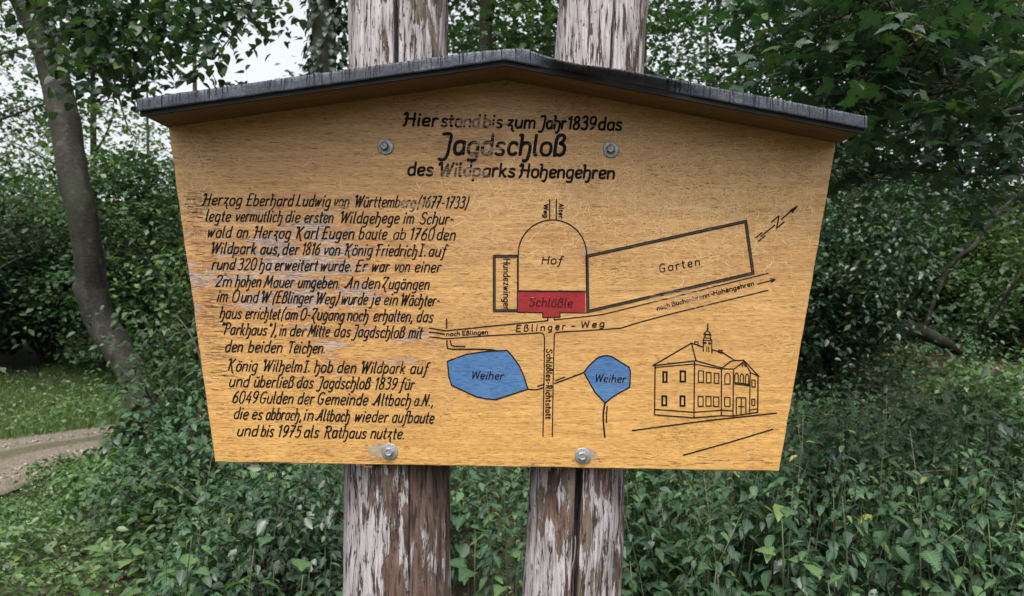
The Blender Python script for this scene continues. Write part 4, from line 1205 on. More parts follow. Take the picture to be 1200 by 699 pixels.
# ------------------------------------------------------------------ nettles
leaf_me = []
for tv, ti, tl, tr in T_NET_HI:
    me = mesh_np('leaf', tv, ti, tl, M['nettle_one'], False, {'rib': tr}); leaf_me.append(me)
stem_cache = {}
def nettle_geom(r_, h, step=0.056):
    """stem points and leaf frames of one nettle, local"""
    lean = r_.uniform(-0.16, 0.16), r_.uniform(-0.16, 0.16)
    pts = []
    for k in range(7):
        t_ = k/6; pts.append((lean[0]*h*t_*t_, lean[1]*h*t_*t_, h*t_*(1-0.03*t_)))
    leaves = []; big = r_.choice((0.62, 0.75, 0.85, 1.0, 1.2))
    z = h*0.22; a = r_.uniform(0, PI); nodes = []
    while z < h*0.985:
        nodes.append(z); z += step*r_.uniform(0.85, 1.2)*(1.15 - 0.45*z/h)
    for z in nodes:
        t_ = z/h; a += PI/2 + r_.uniform(-0.3, 0.3)
        for sgn in (0, PI):
            if r_.random() < 0.10: continue
            L = big*(0.080 - 0.042*max(0, (t_-0.62)/0.38))*r_.uniform(0.75, 1.2)*(0.55+0.45*min(1, t_*2))
            an = a + sgn + r_.uniform(-0.35, 0.35)
            dr = -0.30 + 0.85*max(0, t_-0.80)/0.2*0.6 + r_.uniform(-0.3, 0.2)
            f = Vector((math.cos(an), math.sin(an), dr)).normalized()
            nr = Vector((r_.uniform(-.3, .3), r_.uniform(-.3, .3), 1.0))
            p = Vector((lean[0]*h*t_*t_, lean[1]*h*t_*t_, z)) + Vector((f.x, f.y, 0))*0.018
            leaves.append((p, f, nr, L))
    return pts, leaves
def frame(f, nr, L, p):
    f = f.normalized(); x = f.cross(nr).normalized(); z = x.cross(f)
    return Matrix(((x.x*L, f.x*L, z.x*L, p.x), (x.y*L, f.y*L, z.y*L, p.y), (x.z*L, f.z*L, z.z*L, p.z), (0, 0, 0, 1)))
_bt = tmpl(nettle_leaf(12, 0.40, 0.34, 9))
M['broad_one'] = mat_leaf('broad_leaf_single', [(0.0, (0.05, 0.10, 0.045)), (0.6, (0.08, 0.145, 0.062)), (1.0, (0.13, 0.19, 0.07))], 0.55, 0.3, True, 0.25)
broad_me = mesh_np('leaf', _bt[0], _bt[1], _bt[2], M['broad_one'], False, {'rib': _bt[3]})
protos = []
for v in range(7):
    rr = random.Random(40+v)
    h = rr.uniform(0.85, 1.05)
    pts, lv = nettle_geom(rr, h)
    V, F_, L_ = tube_mesh(pts, [0.0036, 0.0034, 0.0031, 0.0028, 0.0024, 0.0018, 0.001], 6)
    sm = mesh_np('stem', V, F_, L_, M['stem'], True)
    protos.append((sm, [(frame(f, nr, L, p), leaf_me[rr.randrange(3)]) for p, f, nr, L in lv]))
def nettle_thing(x, y, hs, rz, v, label, group):
    root = empty('nettle_plant', (x, y, float(gz(x, y))), rz)
    root.scale = (hs**0.5, hs**0.5, hs)
    tag(root, label, 'nettle', group)
    sm, lv = protos[v]
    link('stem', sm, root)
    for mtx, me in lv:
        o = bpy.data.objects.new('leaf', me); C.objects.link(o); o.parent = root; o.matrix_local = mtx
rr = random.Random(77)
spots = []
def zone_h(x, y):
    """how tall the herbs stand; 0 = no nettles there"""
    edge = x - (-1.35 - 0.46*(y-1.2))
    t_ = max(0.0, min(1.0, edge/0.9))
    return t_
# single nettles: the front rows
groups = [
 ((0.30, 2.2), (0.95, 1.95), 34, 'stinging nettle with toothed leaves in the bed along the bottom right of the board', 'nettles at the front right of the board'),
 ((-0.06, 0.16), (1.25, 2.4), 12, 'stinging nettle seen between the two posts under the board', 'nettles between the two posts'),
 ((-1.75, -0.42), (1.05, 2.2), 26, 'stinging nettle in the dark bed to the left of the left post', 'nettles at the front left of the board')]
for (xa_, xb_), (ya_, yb_), n_, lab, grp in groups:
    made = []
    tries = 0
    while len(made) < n_ and tries < 900:
        tries += 1
        x, y = rr.uniform(xa_, xb_), rr.uniform(ya_, yb_)
        zh = zone_h(x, y)
        if zh < 0.25: continue
        if any((x-a)**2 + (y-b)**2 < (0.13 if grp[11:15] != 'betw' else 0.09)**2 for a, b in made): continue
        made.append((x, y))
        h = (0.74 + 0.10*rr.uniform(-1, 1))*(0.5+0.5*zh) + (0.06 if x > 0.3 else 0.0)
        nettle_thing(x, y, h, rr.uniform(0, 2*PI), rr.randrange(7), lab, grp)
    spots += made
# the bed behind them
def mass(name, pts_fn, n_, near_lim, leafmat, hfun, label, cat, seed, dens_step=0.07, size=1.0):
    r_ = random.Random(seed)
    hi = ([], [], [], [], []); lo = ([], [], [], [], [])
    SV, SF, SL = [], [], []
    for _ in range(n_):
        x, y = pts_fn(r_)
        h = hfun(x, y, r_)
        if h <= 0.05: continue
        z0 = float(gz(x, y))
        pts, lv = nettle_geom(r_, h, dens_step)
        d_ = y + D
        tgt = hi if d_ < near_lim else lo
        for p, f, nr, L in lv:
            tgt[0].append((x+p.x, y+p.y, z0+p.z)); tgt[1].append(tuple(f)); tgt[2].append(tuple(nr)); tgt[3].append(L*size); tgt[4].append(r_.random())
        if d_ < 5.5:
            V, F_, L_ = tube_mesh([(x+a, y+b, z0+c_) for a, b, c_ in pts[::2]], [0.0034, 0.003, 0.0024, 0.001], 3, cap=False)
            o_ = len(SV); SV += V; SF += [q+o_ for q in F_]; SL += L_
    parts = []
    for t_, tp in ((hi, T_NET_LO), (lo, T_OV)):
        if t_[0]: parts.append((tp, np.array(t_[0]), np.array(t_[1]), np.array(t_[2]), np.array(t_[3]), np.array(t_[4])))
    o = emit(name, parts, leafmat)
    tag(o, label, cat, kind='stuff')
    if SV:
        s_ = link('stems', mesh_np('stems', SV, SF, SL, M['stem'], True), o); s_['kind'] = 'stuff'
    return o
def far_h(x, y, r_):
    zh = zone_h(x, y)
    if any((x-a)**2 + (y-b)**2 < 0.06**2 for a, b in spots): return 0
    q = float(fbm(x*1.5, y*1.5, 7.0, 3))
    if float(fbm(x*2.1, y*2.1, 17.0, 2)) < 0.36: return 0
    h = (0.22 + 1.15*q)*r_.uniform(0.75, 1.15)
    h *= 1.0 - 0.55*float(sstep(2.6, 5.6, y))
    return h*(0.35+0.65*zh) if zh > 0.02 else 0
def pr_(r_):
    y = 1.5 + 7.5*(r_.random()**1.25)
    return r_.uniform(0.15, 0.82*(y+D)), y
def pl_(r_):
    y = 1.4 + 5.0*(r_.random()**1.2)
    return r_.uniform(-1.4-0.46*(y-1.2), 0.15), y
mass('nettle_bed', pr_, 2500, 3.7, M['nettle'], far_h, 'dense nettle thicket filling the ground right of the posts', 'nettles', 91)
mass('nettle_bed', pl_, 1350, 3.6, M['nettle'], far_h, 'dense nettle thicket behind and left of the left post', 'nettles', 92)

# low herbs of the left foreground, grass of the verges and the bank
def herbs():
    n_ = 34000
    y = 0.6 + 6.6*rs.rand(n_)**1.15
    c_ = path_c(y)
    x = (c_ + 1.05) + rs.rand(n_)*((-1.0 - 0.46*(y-1.2)) - (c_+1.05))
    dens = fbm(x*2.2, y*2.2, 4.0, 3)
    edge = x - (-1.35 - 0.46*(y-1.2))
    hh = 0.01 + (0.03 + 0.05*sstep(0.1, 0.9, x-(c_+1.05)) + 0.45*np.clip((dens-0.40)*3, 0, 1)*sstep(-1.6, 0.2, edge))*rs.rand(n_)**0.6 + 0.10*sstep(0.8, 2.2, x-(c_+1.05))*rs.rand(n_)
    z = gz(x, y) + hh
    f, nr = leaf_dirs(n_, 0.15, 0.5)
    sc = 0.020 + 0.032*rs.rand(n_)**1.5 + 0.016*(hh > 0.2)
    o = emit('low_herbs', [(T_OV, np.stack([x, y, z], -1), f, nr, sc, rs.rand(n_)**1.3)], M['leaf_light'])
    tag(o, 'low leafy herbs between the forest track and the nettles', 'herbs', kind='stuff')
herbs()
def grass(name, n_, fx, fy, label, h0, h1):
    x, y = fx(n_), None
    x, y = fy(x)
    keep = fbm(x*1.3, y*1.3, 9.0, 3) > 0.36
    x, y = x[keep], y[keep]; n_ = len(x)
    a = rs.rand(n_)*2*PI
    up = np.stack([0.45*rs.randn(n_)*0.6, 0.45*rs.randn(n_)*0.6, np.ones(n_)], -1)
    nr = np.stack([np.cos(a), np.sin(a), np.zeros(n_)], -1)
    L = h0 + (h1-h0)*rs.rand(n_)
    tp = (T_GRASS[0]*np.array([3.2, 1, 1]), *T_GRASS[1:])
    o = emit(name, [(tp, np.stack([x, y, gz(x, y)-0.005], -1), up, nr, L, rs.rand(n_))], M['grass'])
    tag(o, label, 'grass', kind='stuff')
def bank(u):
    y = 2.0 + 17*rs.rand(len(u))**1.0
    return path_c(y) - 0.78 - 6.3*u**1.3, y
grass('grass', 70000, lambda n_: rs.rand(n_), bank, 'green grass bank on the far side of the forest track', 0.05, 0.15)
n_ = 20000
y = 3.0 + 12*rs.rand(n_); x = path_c(y) - 1.0 - 5.5*rs.rand(n_)**1.2
f, nr = leaf_dirs(n_, 0.1, 0.5)
k_ = fbm(x*1.6, y*1.6, 6.0, 3) > 0.42
x, y, f, nr = x[k_], y[k_], f[k_], nr[k_]; n_ = len(x)
tag(emit('low_herbs', [(T_SM, np.stack([x, y, gz(x, y)+0.02+0.16*rs.rand(n_)**1.5], -1), f, nr, 0.03+0.05*rs.rand(n_), rs.rand(n_))], M['leaf_light']), 'low leafy herbs growing through the grass beyond the track', 'herbs', kind='stuff')
def verge(u):
    y = 0.5 + 15*rs.rand(len(u))
    return path_c(y) + 0.72 + 1.1*u**1.3, y
grass('grass', 15000, lambda n_: rs.rand(n_), verge, 'short grass verge along the near side of the forest track', 0.03, 0.08)
def crest(u):
    y = 0.5 + 15*rs.rand(len(u))
    return path_c(y) + 0.17*rs.randn(len(u)), y
grass('grass', 6500, lambda n_: rs.rand(n_), crest, 'thin grass strip between the two wheel ruts of the track', 0.02, 0.07)
# loose stones on the track
n_ = 7000
y = 0.5 + 13*rs.rand(n_); sgn = np.where(rs.rand(n_) < 0.5, -1, 1)
x = path_c(y) + sgn*(0.5 + 0.33*rs.randn(n_))
st = np.array([(0.5,0,0),(0,0.42,0),(-0.5,0.05,0),(0,-0.4,0),(0.08,0.05,0.32),(0,0,-0.3)])
tst = (st, np.array([0,1,4, 1,2,4, 2,3,4, 3,0,4, 1,0,5, 2,1,5, 3,2,5, 0,3,5]), np.full(8, 3), np.zeros(6))
f, nr = leaf_dirs(n_, 0.0, 0.25); f[:, 2] *= 0.3
M['stone'] = mat_leaf('loose_track_stones', [(0.0, (0.10, 0.08, 0.065)), (0.6, (0.20, 0.17, 0.145)), (1.0, (0.34, 0.31, 0.28))], 0.85, 0.0)
tag(emit('gravel', [(tst, np.stack([x, y, gz(x, y)+0.012], -1), f, nr, 0.018+0.035*rs.rand(n_)**2, rs.rand(n_))], M['stone']), 'loose pale gravel lying in the ruts of the track', 'gravel', kind='stuff')
# brown leaf litter under the nettles
n_ = 7000
y = 0.4 + 9*rs.rand(n_); x = -3.2 + 11*rs.rand(n_)
f, nr = leaf_dirs(n_, 0.0, 0.3)
tag(emit('leaf_litter', [(T_OV, np.stack([x, y, gz(x, y)+0.015], -1), f, nr, 0.04+0.05*rs.rand(n_), rs.rand(n_))], M['litter']), 'brown fallen leaves on the ground under the nettles', 'leaf litter', kind='stuff')

# ------------------------------------------------------------------ trees and shrubs
def curve(p0, p1, n_=7, sag=0.1, wig=0.08, r_=random, up=0.0):
    p0, p1 = Vector(p0), Vector(p1); L = (p1-p0).length
    out = []
    o1 = Vector((r_.uniform(-1, 1), r_.uniform(-1, 1), r_.uniform(-1, 1)))*wig*L
    for k in range(n_+1):
        t_ = k/n_
        out.append(p0.lerp(p1, t_) + Vector((0, 0, sag*L*4*t_*(1-t_))) + o1*math.sin(PI*t_) + Vector((r_.uniform(-1, 1), r_.uniform(-1, 1), r_.uniform(-1, 1)))*wig*0.18*L*(1 if 0 < k < n_ else 0))
    return out
def tree(loc, h, tr, c0, c1, cr, nlimb, nclump, nleaf, ls, seed, leafmat, bark, label, cat='tree', name='broadleaf_tree', group=None,
         T_=T_SM, lean=(0, 0), clump=(0.55, 0.13), flat=1.0, rz=0.0, skew=(0, 0), crown_seg=None):
    """a tree of its own: trunk, limbs with twigs, crown of leaf sprays between the heights c0..c1"""
    r_ = random.Random(seed); q_ = np.random.RandomState(seed)
    root = empty(name, loc, rz); tag(root, label, cat, group)
    tp = []
    wx, wy = r_.uniform(-1, 1), r_.uniform(-1, 1)
    NT_ = 12
    def axis(t_):
        return Vector((lean[0]*h*t_ + 0.10*math.sin(t_*5+wx*3)*tr*5*t_, lean[1]*h*t_ + 0.10*math.sin(t_*4+wy*3)*tr*5*t_, h*t_ - 0.15*(t_ == 0)))
    tp = [axis(k/NT_) for k in range(NT_+1)]
    rad = [tr*(1.0 - 0.85*(k/NT_)**1.1) * (1.28 if k == 0 else 1) for k in range(NT_+1)]
    V, F_, L_ = tube_mesh(tp, rad, 12)
    link('trunk', mesh_np('trunk', V, F_, L_, bark, True), root)
    # clumps
    cl = []
    for k in range(nclump):
        t_ = r_.random()
        zc_ = c0 + (c1-c0)*t_
        w = cr*(math.sin(PI*min(1, 0.16+0.84*t_))**0.6)
        a = r_.uniform(0, 2*PI); q = w*math.sqrt(r_.uniform(0.04, 1.0))
        cl.append(Vector((math.cos(a)*q + skew[0]*t_, math.sin(a)*q + skew[1]*t_, zc_)))
    # limbs
    limbs = []
    for k in range(nlimb):
        t_ = 0.08 + 0.85*k/max(1, nlimb-1)
        zc_ = c0 + (c1-c0)*min(1, t_)
        tgt = cl[r_.randrange(len(cl))] if cl else Vector((1, 0, c1))
        a = k*2.4 + r_.uniform(-.4, .4)
        w = cr*0.75*(math.sin(PI*min(1, 0.16+0.84*t_))**0.6)
        e = Vector((math.cos(a)*w + skew[0]*t_, math.sin(a)*w + skew[1]*t_, zc_ + 0.1*cr))
        zb_ = max(0.25*c0 if c0 > 1 else 0.15, min(h*0.93, zc_ - w*0.45))
        b = axis(zb_/h)
        limbs.append(curve(b, e, 7, 0.06, 0.07, r_))
    own = [[] for _ in limbs]
    for c_ in cl:
        best = min(range(len(limbs)), key=lambda i_: min((c_-p).length for p in limbs[i_][2:]))
        own[best].append(c_)
    for lb, cs in zip(limbs, own):
        r0 = tr*0.34
        V, F_, L_ = tube_mesh(lb, [r0*(1-0.8*k/7) for k in range(8)], 6)
        V = list(V); F_ = list(F_); L_ = list(L_)
        for c_ in cs:
            s_ = min(lb[2:], key=lambda p: (p-c_).length)
            v2, f2, l2 = tube_mesh(curve(s_, c_, 3, 0.03, 0.06, r_), [r0*0.28, r0*0.2, r0*0.13, r0*0.06], 3, cap=False)
            o_ = len(V); V += v2; F_ += [q+o_ for q in f2]; L_ += l2
        link('limb', mesh_np('limb', V, F_, L_, bark, True), root)
    cc = np.array([tuple(c_) for c_ in cl])
    idx = q_.randint(0, len(cc), nleaf)
    off = q_.randn(nleaf, 3)*np.array([clump[0], clump[0], clump[1]])*(0.5+0.9*q_.rand(len(cc)))[idx][:, None]
    off[:, 2] -= 0.18*np.hypot(off[:, 0], off[:, 1])*flat
    pos = cc[idx] + off
    f, nr = leaf_dirs(nleaf, 0.3, 0.42, q_)
    shade = q_.rand(len(cc))
    rnd = np.clip(0.55*q_.rand(nleaf) + 0.45*shade[idx], 0, 1)
    o = emit('crown', [(T_, pos, f, nr, ls*(0.65+0.6*q_.rand(nleaf)), rnd)], leafmat, root)
    return root
def W(px, d, dz=0.0):
    x = (px-600)/933.3*d; y = d - D
    return (x, y, float(gz(x, y)) + dz)

# a shrub: many stems from one foot
def shrub(loc, h, r0, nstem, nleaf, ls, seed, leafmat, label, name='shrub', T_=T_OV, group=None, cat='shrub', flat=0.12, low=0.12, spray=0.24):
    r_ = random.Random(seed); q_ = np.random.RandomState(seed)
    root = empty(name, loc); tag(root, label, cat, group)
    tips = []
    for k in range(nstem):
        a = k*2.4 + r_.uniform(-.3, .3); w = r0*math.sqrt(r_.uniform(0.05, 1)); hh = h*r_.uniform(0.55, 1.0)*(1-0.25*(w/r0)**2)
        pts = curve((0.06*math.cos(a), 0.06*math.sin(a), -0.05), (w*math.cos(a), w*math.sin(a), hh), 7, 0.10, 0.06, r_)
        V, F_, L_ = tube_mesh(pts, [0.016*h*(1-0.85*i_/7) for i_ in range(8)], 5)
        link('branch', mesh_np('branch', V, F_, L_, M['twig'], True), root)
        for p in pts[2:]:
            tips.append(tuple(p))
            for _ in range(2):
                tips.append((p.x + r_.uniform(-.3, .3)*r0, p.y + r_.uniform(-.3, .3)*r0, p.z*r_.uniform(0.9, 1.05)))
    tt = np.array([t_ for t_ in tips if t_[2] > low*h])
    idx = q_.randint(0, len(tt), nleaf)
    off = q_.randn(nleaf, 3)*np.array([spray, spray, flat])*h*0.42
    pos = tt[idx] + off; pos[:, 2] = np.maximum(pos[:, 2], 0.04)
    f, nr = leaf_dirs(nleaf, 0.3, 0.45, q_)
    sh = q_.rand(len(tt))
    if loc[1] > 8.0: T_ = T_SM
    emit('foliage', [(T_, pos, f, nr, ls*(0.6+0.7*q_.rand(nleaf)), np.clip(0.5*q_.rand(nleaf)+0.5*sh[idx], 0, 1))], leafmat, root)
    return root

# -- the curved grey trunk on the left, traced at its own distance
DT = 7.6
tpx = [(176,545,36),(171,501,34),(160,451,34),(141,416,34),(118,377,35),(108,343,36),(107,327,33),(103,289,31),(96,250,32),(87,215,33),(76,143,33),(64,89,33),(46,30,34),(31,0,35),(10,-50,34),(-20,-130,32),(-40,-230,27),(-50,-330,20),(-48,-420,10)]
root0 = P(176, 545, DT); root0.z = float(gz(root0.x, root0.y))
lt = empty('leaning_tree', root0)
tag(lt, 'smooth grey leaning tree with a bent trunk, between the track and the board', 'tree')
pts = []; rad = []
for (a, b, w) in tpx:
    p = P(a, b, DT + (0.10*math.sin(b*0.02)))
    pts.append(p - root0); rad.append(w*S*DT/D/2)
pts = [Vector((pts[0].x+0.03, pts[0].y, -0.15))] + pts; rad = [rad[0]*1.4] + rad
# smooth it
fine_p, fine_r = [], []
for k in range(len(pts)-1):
    p0 = pts[max(0, k-1)]; p1 = pts[k]; p2 = pts[k+1]; p3 = pts[min(len(pts)-1, k+2)]
    for s_ in range(5):
        u = s_/5
        fine_p.append(0.5*((2*p1) + (p2-p0)*u + (2*p0-5*p1+4*p2-p3)*u*u + (-p0+3*p1-3*p2+p3)*u**3))
        fine_r.append(rad[k]*(1-u)+rad[k+1]*u)
V, F_, L_ = tube_mesh(fine_p, fine_r, 28)
V = np.array(V); nrm_ = fbm(V[:, 0]*9, V[:, 1]*9, V[:, 2]*5, 3)-0.5
cxy = np.repeat(np.array([tuple(p) for p in fine_p]), 28, axis=0)
V = cxy + (V-cxy)*(1+0.22*nrm_[:, None])
def knob(c_, r0, amp):
    global V
    c_ = np.array(tuple(c_ - root0)); dd = np.linalg.norm(V-c_, axis=1)
    V = V + (V-cxy)/np.maximum(np.linalg.norm(V-cxy, axis=1, keepdims=True), 1e-6)*(amp*np.exp(-(dd/r0)**2))[:, None]
knob(P(92,337,DT), 0.05, 0.035); knob(P(97,284,DT-0.13), 0.035, 0.022); knob(P(97,372,DT), 0.04, 0.025); knob(P(150,470,DT-0.1), 0.05, 0.02)
link('trunk', mesh_np('trunk', V, F_, L_, M['smooth_bark'], True), lt)
# its limbs, which hang leaves over the top left of the view
rl = random.Random(21); ql = np.random.RandomState(21)
limb_specs = [((40,20,DT),(150,20,6.6),0.035),((50,40,DT),(250,70,6.2),0.03),((45,25,DT),(330,10,6.4),0.035),((30,-10,DT),(-60,60,7.0),0.03),((40,10,DT),(190,-60,6.0),0.035),
              ((0,-80,DT),(260,-40,6.6),0.04),((60,60,DT),(160,110,6.9),0.02),((20,-30,DT),(60,-40,5.6),0.03),((-20,-130,DT),(120,-160,7.0),0.03)]
clump_px = [(75,12),(95,30),(120,10),(150,25),(130,55),(155,58),(105,60),(185,30),(175,10),(215,20),(225,48),(250,20),(280,12),(238,72),(150,80),(120,92),(95,5),(-15,10),(-20,40),(-5,25),(315,8),(90,48),(95,75),(200,5),(265,5),(110,-20),(80,-30),(180,-30),(240,-20),(-30,-25),(150,-60),(90,-70),(130,35),(115,40),(90,20),(145,5),(120,18),(160,40),(200,22),(300,-5)]
centres = [P(a, b, rl.uniform(5.6, 7.2)) - root0 for a, b in clump_px]
for (a, b, r0) in limb_specs:
    pp = curve(P(*a)-root0, P(*b)-root0, 8, 0.05, 0.06, rl)
    V, F_, L_ = tube_mesh(pp, [r0*(1-0.8*k/8) for k in range(9)], 6); V = list(V); F_ = list(F_); L_ = list(L_)
    for c_ in centres:
        if min((c_-p).length for p in pp[2:]) < 0.75 and rl.random() < 0.5:
            s_ = min(pp[2:], key=lambda p: (p-c_).length)
            v2, f2, l2 = tube_mesh(curve(s_, c_, 3, -0.03, 0.08, rl), [r0*0.3, r0*0.2, r0*0.12, r0*0.06], 3, cap=False)
            o_ = len(V); V += v2; F_ += [q+o_ for q in f2]; L_ += l2
    link('limb', mesh_np('limb', V, F_, L_, M['twig'], True), lt)
lm = mesh_np('leaf', T_MAP[0], T_MAP[1], T_MAP[2], M['maple_one'], False, {'rib': T_MAP[3]})
lo_me = mesh_np('leaf', T_OVW[0], T_OVW[1], T_OVW[2], M['dark_one'], False, {'rib': T_OVW[3]})
def big_leaves(root, centres, n_one, n_mass, sc, q_, spread, mesh_one, T_, matmass, name='foliage', clear=None):
    cc = np.array([tuple(c_) for c_ in centres])
    n_ = n_one + n_mass
    idx = q_.randint(0, len(cc), n_)
    off = q_.randn(n_, 3)*np.array(spread); off[:, 2] -= 0.25*np.hypot(off[:, 0], off[:, 1])
    pos = cc[idx] + off
    f, nr = leaf_dirs(n_, 0.45, 0.38, q_)
    s_ = sc*(0.65+0.6*q_.rand(n_))
    if clear is not None:              # no leaves stand in the trunk or right before it
        px_ = np.interp(pos[:, 2], clear[:, 2], clear[:, 0])
        ok = ~((np.abs(pos[:, 0]*0.0 + (pos[:, 0] - px_)) < 0.20) & (pos[:, 1] < 0.35))
        pos, f, nr, s_ = pos[ok], f[ok], nr[ok], s_[ok]
    wy_ = pos[:, 1]
    order = np.argsort(wy_)                 # the nearest ones are single objects
    one = order[:n_one]; rest = order[n_one:]
    for k in one:
        o = bpy.data.objects.new('leaf', mesh_one); C.objects.link(o); o.parent = root
        o.matrix_local = frame(Vector(f[k]), Vector(nr[k]), float(s_[k]), Vector(pos[k]))
    o = emit(name, [(T_, pos[rest], f[rest], nr[rest], s_[rest], q_.rand(len(rest)))], matmass, root)
    o['kind'] = 'stuff'
big_leaves(lt, centres, 290, 2300, 0.084, ql, (0.14, 0.24, 0.10), lo_me, T_OVW, M['leaf_dark'], clear=np.array([tuple(p) for p in fine_p]))

# -- the maple on the right: trunk outside the picture, boughs reaching in
mp0 = Vector((4.6, 3.3, float(gz(4.6, 3.3))))
mt = empty('maple_tree', mp0); tag(mt, 'maple whose leafy boughs reach in from the top right', 'maple tree')
V, F_, L_ = tube_mesh([Vector((0,0,-0.2)), Vector((0.02,0.02,0.8)), Vector((0.05,0,1.8)), Vector((0.0,-0.05,3.0)), Vector((-0.1,0,4.2)), Vector((-0.1,0.1,6.0)), Vector((0,0.1,8))], [0.22,0.17,0.155,0.14,0.12,0.08,0.03], 16)
link('trunk', mesh_np('trunk', V, F_, L_, M['dark_bark'], True), mt)
rm = random.Random(8); qm = np.random.RandomState(8)
bough = [[(980,-40,3.6),(1000,15,3.6),(1035,50,3.7),(1062,82,3.75),(1090,112,3.8)],
         [(1030,-20,3.4),(1055,20,3.4),(1072,50,3.45),(1092,72,3.5),(1120,100,3.5)],
         [(1040,-60,4.6),(1000,-15,4.4),(960,18,4.3),(925,30,4.3)],
         [(1290,90,4.2),(1200,130,4.0),(1120,128,3.8),(1040,112,3.7),(990,110,3.6)],
         [(1330,150,4.5),(1240,190,4.4),(1150,205,4.3),(1060,200,4.3),(985,215,4.3)],
         [(1290,20,4.5),(1200,20,4.3),(1120,-5,4.2),(1000,-14,4.2),(940,-25,4.4),(880,-22,4.6)]]
att = [Vector((0,-0.05,3.0)), Vector((0,0,2.6)), Vector((-0.05,0,3.9)), Vector((0.05,0,1.8)), Vector((0.04,0,1.4)), Vector((-0.05,0,3.4))]
mc = []
for bi, (bp, at) in enumerate(zip(bough, att)):
    pts = [P(*q)-mp0 for q in bp]
    if bi in (0, 1, 2): 
        mid = at.lerp(pts[0], 0.5) + Vector((0, 0, 0.5))
        pts = [at, mid] + pts
    else: pts = [at, at.lerp(pts[0], 0.55)+Vector((0,0,0.08))] + pts
    n0 = len(pts)
    fp = []
    for k in range(n0-1):
        p0 = pts[max(0, k-1)]; p1 = pts[k]; p2 = pts[k+1]; p3 = pts[min(n0-1, k+2)]
        for s_ in range(5):
            u = s_/5; fp.append(0.5*((2*p1) + (p2-p0)*u + (2*p0-5*p1+4*p2-p3)*u*u + (-p0+3*p1-3*p2+p3)*u**3) + Vector((rm.uniform(-1,1), rm.uniform(-1,1), rm.uniform(-1,1)))*0.012)
    fp.append(pts[-1])
    V, F_, L_ = tube_mesh(fp, [0.030*(1-0.82*k/len(fp)) for k in range(len(fp))], 7)
    V = list(V); F_ = list(F_); L_ = list(L_)
    for p in fp[int(len(fp)*0.35):]:
        for _ in range(3):
            c_ = p + Vector((rm.uniform(-.42,.42), rm.uniform(-.5,.5), rm.uniform(-.22,.24)))
            v2, f2, l2 = tube_mesh(curve(p, c_, 4, 0.04, 0.07, rm), [0.005, 0.004, 0.003, 0.002, 0.0012], 4, cap=False)
            o_ = len(V); V += v2; F_ += [q+o_ for q in f2]; L_ += l2
            mc.append(c_)
    link('limb', mesh_np('limb', V, F_, L_, M['twig'], True), mt)
big_leaves(mt, mc, 300, 2500, 0.078, qm, (0.14, 0.2, 0.07), lm, T_MAP, M['maple'])

# -- trunks and crowns standing in the wood
tree(W(383, 8.2), 9.5, 0.19, 6.0, 9, 1.5, 6, 30, 4000, 0.10, 31, M['leaf_dark'], M['dark_bark'], 'dark ivy clad trunk just left of the left post top', name='ivy_tree')
iv = [o for o in bpy.data.objects if o.name.startswith('ivy_tree')][0]
q_ = np.random.RandomState(4); n_ = 5200
n_ = 3400; zz = 0.3 + 8.5*q_.rand(n_); an = q_.rand(n_)*2*PI; lump = 0.02 + 0.20*fbm(np.cos(an)*1.5, np.sin(an)*1.5, zz*1.1, 3)
rr_ = 0.13 + lump*q_.rand(n_)**0.5
pos = np.stack([np.cos(an)*rr_, np.sin(an)*rr_, zz], -1)
f = norm(np.stack([np.cos(an)*0.6, np.sin(an)*0.6, -0.8+0.3*q_.randn(n_)], -1)); nr = norm(np.stack([np.cos(an), np.sin(an), 0.5+0.3*q_.randn(n_)], -1))
o = emit('ivy', [(T_OVW, pos, f, nr, 0.05+0.05*q_.rand(n_), 0.4*q_.rand(n_)+0.6*vnoise(pos[:,0]*3, pos[:,1]*3, pos[:,2]*2))], M['leaf_dark'], iv); o['kind'] = 'stuff'

tree(W(570, 10.5), 11, 0.135, 3.0, 10, 2.0, 7, 46, 9500, 0.115, 32, M['leaf_mid'], M['dark_bark'], 'dark trunk seen between the tops of the two posts')
tree(W(228, 15), 11, 0.065, 7.5, 10.5, 1.3, 5, 16, 1600, 0.12, 33, M['leaf_dark'], M['smooth_bark'], 'thin grey tree standing behind the left end of the little roof', name='young_tree')
tree(W(-45, 13), 9, 0.10, 1.2, 8.0, 2.6, 7, 44, 5000, 0.12, 34, M['leaf_light'], M['dark_bark'], 'pale leafed tree left of the leaning grey trunk')
tree(W(175, 13.5), 5.6, 0.06, 0.6, 3.9, 1.9, 7, 44, 8500, 0.12, 35, M['leaf_mid'], M['dark_bark'], 'bushy young maple behind the leaning grey trunk', name='young_tree')
tree(W(-90, 17), 13, 0.16, 2.0, 12, 3.4, 8, 50, 7000, 0.14, 36, M['leaf_mid'], M['dark_bark'], 'tall tree at the far left edge of the wood')
tree(W(110, 21), 12, 0.12, 1.0, 7.6, 2.9, 8, 56, 5200, 0.15, 37, M['leaf_light'], M['dark_bark'], 'pale tree far behind the leaning trunk against the white sky')
tree(W(300, 20), 6.5, 0.08, 0.8, 4.6, 3.2, 7, 50, 8000, 0.15, 38, M['leaf_mid'], M['dark_bark'], 'low dense tree far behind the left half of the board')
tree(W(470, 15), 12, 0.12, 1.0, 11, 1.7, 8, 60, 9000, 0.14, 39, M['leaf_dark'], M['dark_bark'], 'dark leafy tree behind the left post')
tree(W(640, 14), 12, 0.11, 1.0, 11, 2.1, 8, 56, 9000, 0.14, 40, M['leaf_mid'], M['dark_bark'], 'leafy tree behind the gap between the posts')
tree(W(752, 16), 12, 0.12, 1.0, 9.5, 1.9, 8, 54, 6500, 0.14, 41, M['leaf_dark'], M['dark_bark'], 'dark tree right behind the right post')
